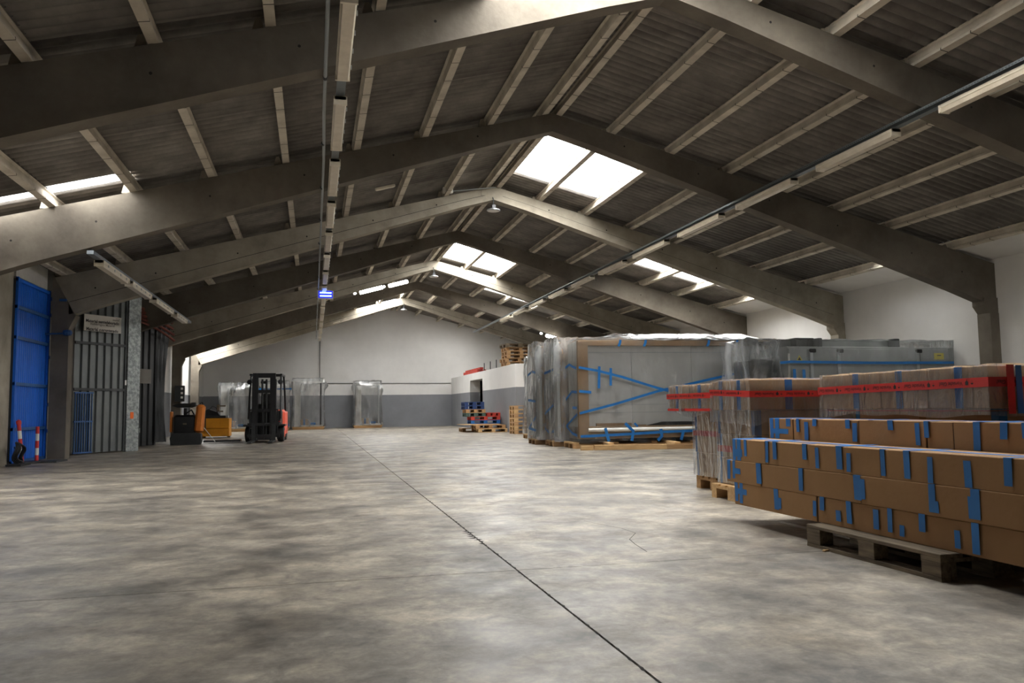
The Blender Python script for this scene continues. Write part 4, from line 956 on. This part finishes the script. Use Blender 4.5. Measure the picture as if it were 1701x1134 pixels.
# ================================================================== PALLETS BY THE OFFICE BLOCK
z = 2.6
for k in range(1, 7):
    euro((7.93+rnd.uniform(-.04, .04), 31.3+rnd.uniform(-.05, .05), z), rnd.uniform(-.05, .05)+R(4), ['', 'lowest', 'second', 'third', 'fourth', 'fifth'][k]+' pallet from the bottom of the pile on the block roof' if k < 6 else 'topmost dark pallet of the pile on the block roof', 'pallets piled on the block roof', 'woodmid' if k < 6 else 'wooddk', detail=False); z += .146
rb = thing('rack_beams', 'red steel rack beams lying on the roof of the low block', 'rack beam', (7.6, 38.6, 2.6), R(90))
for k in range(3): MB().bbox(-1.8, 1.8, k*.15-.2, k*.15-.08, .0+.09*k*0, .14, .01).build('beam', M['woodred'], rb)
MB().bbox(-1.9, 1.9, -.05, .1, .14, .24, .01).build('beam', M['woodred'], rb)
for k, y in enumerate((33.3, 34.5, 35.8)):
    tag(MB().tube([(0, 0, 0), (0, 0, .38)], .02, 6).build('rod_stub', M['dksteel'], None, False, (7.5, y, 2.6)), ['dark rod on the block roof edge, closest to the pallet pile', 'middle one of the three dark rods on the block roof edge', 'dark rod on the block roof edge, closest to the red rack beams'][k], 'rod', 'rods on the block roof edge')
tag(MB().bbox(0, .35, -.06, 0, 0, .2, .01).build('junction_box', M['whitep'], None, False, (8.0, 29.38, 1.5)), 'small white box on the grey end of the low block', 'box')
# pile at the foot
BX, BY = 6.2, 30.9
euro((BX+.6, BY+.3, 0), 0, 'bottom pine pallet of the pile by the low block, in front', 'pallets by the low block', 'wood', detail=False)
euro((BX+.2, BY+1.6, 0), 0, 'bottom pine pallet of the pile by the low block, behind', 'pallets by the low block', 'woodmid', detail=False)
euro((BX+.5, BY+.4, .146), .04, 'second pine pallet of the pile by the low block', 'pallets by the low block', 'woodmid', detail=False)
b = MB(); b.box(-.75, .75, -.5, .5, 0, .02); tag(b.build('plywood_sheet', M['wood'], None, False, (BX+.2, BY+.9, .295), .1), 'pale plywood sheet lying across the pallet pile', 'board')
euro((BX+.5, BY+1.3, .32), 0, 'bright blue pallet low in the pile by the block', 'pallets by the low block', 'woodblue', detail=False)
euro((BX+.5, BY+1.3, .466), .02, 'red painted pallet above the bright blue one', 'pallets by the low block', 'woodred', detail=False)
euro((BX+.1, BY+1.3, .612), 0, 'dull green pallet above the red one', 'pallets by the low block', 'woodgreen', detail=False, L=.8)
euro((BX+.1, BY+1.3, .758), 0, 'bare wood pallet under the two navy pallets', 'pallets by the low block', 'woodmid', detail=False, L=.8)
euro((BX+.05, BY+1.3, .904), 0, 'lower of the two navy pallets topping the pile', 'pallets by the low block', 'woodnavy', detail=False, L=.8)
euro((BX+.05, BY+1.3, 1.05), 0, 'upper navy pallet topping the pile', 'pallets by the low block', 'woodnavy', detail=False, L=.8)
euro((BX+.9, BY+1.5, .612), 0, 'small red pallet right of the dull green one', 'pallets by the low block', 'woodred', detail=False, L=.6)
for k in range(7):
    euro((7.6, 28.6, k*.146), .0, ['lowest', 'second', 'third', 'fourth', 'fifth', 'sixth', 'topmost'][k]+' pallet of the pine pile next to the narrow wrapped crate', 'pine pallets next to the narrow crate', 'wood' if k % 2 else 'woodmid', detail=False)

# ================================================================== LAMPS AND TRUNKING
def fixture(loc, L, label, group, lit=False, wide=.15):
    t = thing('tube_lamp', label, 'lamp', loc, 0, group)
    MB().bbox(-wide/2, wide/2, 0, L, .05, .11, .01).build('housing', M['lampbody'], t)
    b = MB(); b.prism([(-wide/2+.008, .05), (-wide/2+.02, .0), (wide/2-.02, .0), (wide/2-.008, .05)], .03, L-.03, 'y'); b.build('diffuser', M['lit'] if lit else M['diffuser'], t)
    for y in (0, L-.03): MB().box(-wide/2-.003, wide/2+.003, y, y+.03, .0, .1).build('end_cap', M['lampbody'], t)
    for k in range(4): MB().box(wide/2, wide/2+.012, L*(.15+.23*k), L*(.15+.23*k)+.03, .03, .07).build('clip', M['alu'], t)
    return t
def trunk(x, z, y0, y1, label, tray=True):
    t = thing('cable_trunking', label, 'trunking', (x, 0, z), 0)
    m = MB(); m.box(-.05, .05, y0, y1, 0, .06); m.build('channel', M['tray'], t)
    y = y0
    hg = MB()
    for f in FR:
        if y0 < f < y1: hg.box(-.008, .008, f-.01, f+.01, .06, .24)
    if hg.v: hg.build('hangers', M['dksteel'], t)
    return t
TX, TZ = .28, 4.60
tr = trunk(TX, TZ+.02, -5, 43.5, 'long grey cable trunking with tube lamps hung left of the ridge')
tr2 = trunk(7.86, 4.76, -5, 40, 'long cable trunking with tube lamps hung under the right roof slope')
MB().box(-.11, -.05, 2, 30, .05, .055).box(-.115, -.11, 2, 30, .02, .055).build('cable_tray', M['tray'], tr2)
b = MB()
for k in range(230):
    y = 6+k*.045
    b.box(-.117, -.1155, y, y+.02, .03, .036).box(-.1, -.09, y, y+.02, .048, .0495).box(-.075, -.065, y, y+.02, .048, .0495)
tag(b.build('tray_perforations', M['crack'], tr2), kind='stuff')
tr3 = trunk(-3.47, 3.47, 13.9, 24.5, 'short cable trunking with tube lamps above the steel doors')
cd = thing('conduit', 'slim grey conduit pipe running beside the left lamp trunking', 'pipe', (.10, 0, 4.63))
MB().tube([(0, -5, 0), (0, 10, 0), (.02, 12, .0), (0, 43, 0)], .02, 8).build('pipe', M['conduit'], cd, True)
for k in range(18): MB().tube([(0, 2+k*2.3, 0), (0, 2.06+k*2.3, 0)], .026, 8).build('collar', M['dksteel'], cd, True)
nm = ['first', 'second', 'third', 'fourth', 'fifth', 'sixth', 'seventh', 'eighth', 'ninth', 'tenth', 'eleventh', 'twelfth', 'thirteenth', 'fourteenth', 'fifteenth', 'sixteenth']
for k in range(15):
    y = 6.95+k*2.44
    fixture((TX, y, TZ-.09), 1.75, '%s tube lamp from the camera on the long left trunking' % nm[k], 'unlit tube lamps on the left trunking')
for k, (a, b_) in enumerate([(6.6, 8.52), (9.39, 11.15), (11.86, 13.7), (14.37, 16.25), (16.95, 18.85), (19.55, 21.4), (22.1, 23.9), (24.6, 26.4), (27.1, 28.9), (29.6, 31.4), (32.1, 33.9)]):
    fixture((7.88, a, 4.66), b_-a, '%s tube lamp from the camera on the right slope trunking' % nm[k], 'unlit tube lamps on the right trunking')
for k, (a, b_) in enumerate([(14.45, 16.4), (16.7, 18.6), (19.1, 21.4), (21.9, 23.6)]):
    fixture((-3.47, a, 3.37), b_-a, '%s tube lamp from the camera on the short trunking above the steel doors' % nm[k], 'tube lamps above the steel doors')
def tilted(loc, L, ry, label, lit, group, w=.09):
    t = thing('tube_lamp', label, 'lamp', loc, 0, group); t.rotation_euler = (0, ry, 0)
    b = MB(); b.bbox(0, L, -w/2, w/2, -.07 if lit else -.025, .07 if lit else .025, .03 if lit else .01); b.build('diffuser', M['lit'] if lit else M['diffuser'], t, True)
    MB().box(0.02, L-.02, w/2, w/2+.03, -.02, .02).build('housing', M['lampbody'], t)
    if lit:
        b = MB(); b.lathe([(0, -.05), (.05, -.03), (.06, 0), (.05, .03), (0, .05)], 12, c=(-.18 if ry < 0 else -.22, 0, .02)); b.build('indicator', M['lit'], t, True)
tilted((1.70, 31.5, 5.455), .93, -.27, 'lit tube lamp, left one of the bright pair near the far ridge', True, 'lit tube lamps')
tilted((2.81, 31.5, 5.745), .79, -.27, 'lit tube lamp, right one of the bright pair near the far ridge', True, 'lit tube lamps')
tilted((9.8, 33.65, 4.07), .68, .27, 'lit tube lamp above the wrapped crates', True, 'lit tube lamps')
tilted((1.03, 14.15, 4.82), .36, -.27, 'small unlit lamp on the back of the second nearest beam', False, 'unlit small lamps', .05)
tilted((.85, 38.4, 4.98), .34, -.27, 'small unlit lamp hung before the farthest beam', False, 'unlit small lamps', .05)
# insect lamp
il = thing('insect_lamp', 'blue glowing insect lamp hung under the left trunking', 'insect lamp', (.33, 24.85, 4.44))
b = MB(); b.prism([(-.24, -.14), (.22, -.14), (.24, .10), (.05, .14), (-.1, .15), (-.25, .12)], 0, .12, 'y'); b.build('housing', M['whitep'], il)
MB().box(-.21, .2, -.012, -.002, -.11, .1).build('backing', M['uvback'], il)
for z in (-.055, .04): MB().tube([(-.17, -.03, z), (.17, -.03, z)], .017, 8).build('tube', M['uv'], il, True)
MB().tube([(0, .06, .14), (0, .06, .2)], .01, 6).build('hanger', M['dksteel'], il)
# round high-bay lamps
for k, (y, lab) in enumerate(((18.96, 'round high bay lamp hung at the peak of the third beam'), (28.96, 'round high bay lamp hung at the peak of the fifth beam'), (38.96, 'round high bay lamp hung at the peak of the farthest beam'))):
    t = thing('high_bay_lamp', lab, 'lamp', (4.19, y-.24, 5.70), 0, 'round high bay lamps')
    MB().lathe([(0, .06), (.06, .055), (.16, .02), (.165, 0), (.15, -.01), (0, -.012)], 24).build('disc', M['alu'], t, True)
    MB().lathe([(0, -.0135), (.14, -.0135)], 24).build('lens', M['whitep'], t, True)
    MB().bbox(-.05, .05, -.05, .05, .05, .14, .01).build('driver', M['blackm'], t)
    MB().tube([(0, 0, .14), (.0, 0, .3), (.0, .12, .36)], .012, 6).build('arm', M['dksteel'], t, True)
# junction box and pipe on third beam
jb = thing('junction_box', 'small grey box with a thin pipe at the peak of the third beam', 'box', (3.05, 18.7, 6.1))
MB().bbox(-.1, .14, -.05, .05, -.04, .1, .01).build('casing', M['whitep'], jb); MB().tube([(.14, 0, .02), (1.2, 0, .17)], .012, 6).build('pipe', M['conduit'], jb)
# far wall conduits
cw = thing('wall_conduit', 'thin conduit running down and along the far end wall', 'pipe', (0, YF-.03, 0))
MB().tube([(.3, 0, 4.6), (.3, 0, 2.36)], .018, 6).build('vertical_run', M['dksteel'], cw); MB().tube([(.3, 0, 2.36), (7.3, 0, 2.33)], .015, 6).build('horizontal_run', M['dksteel'], cw)
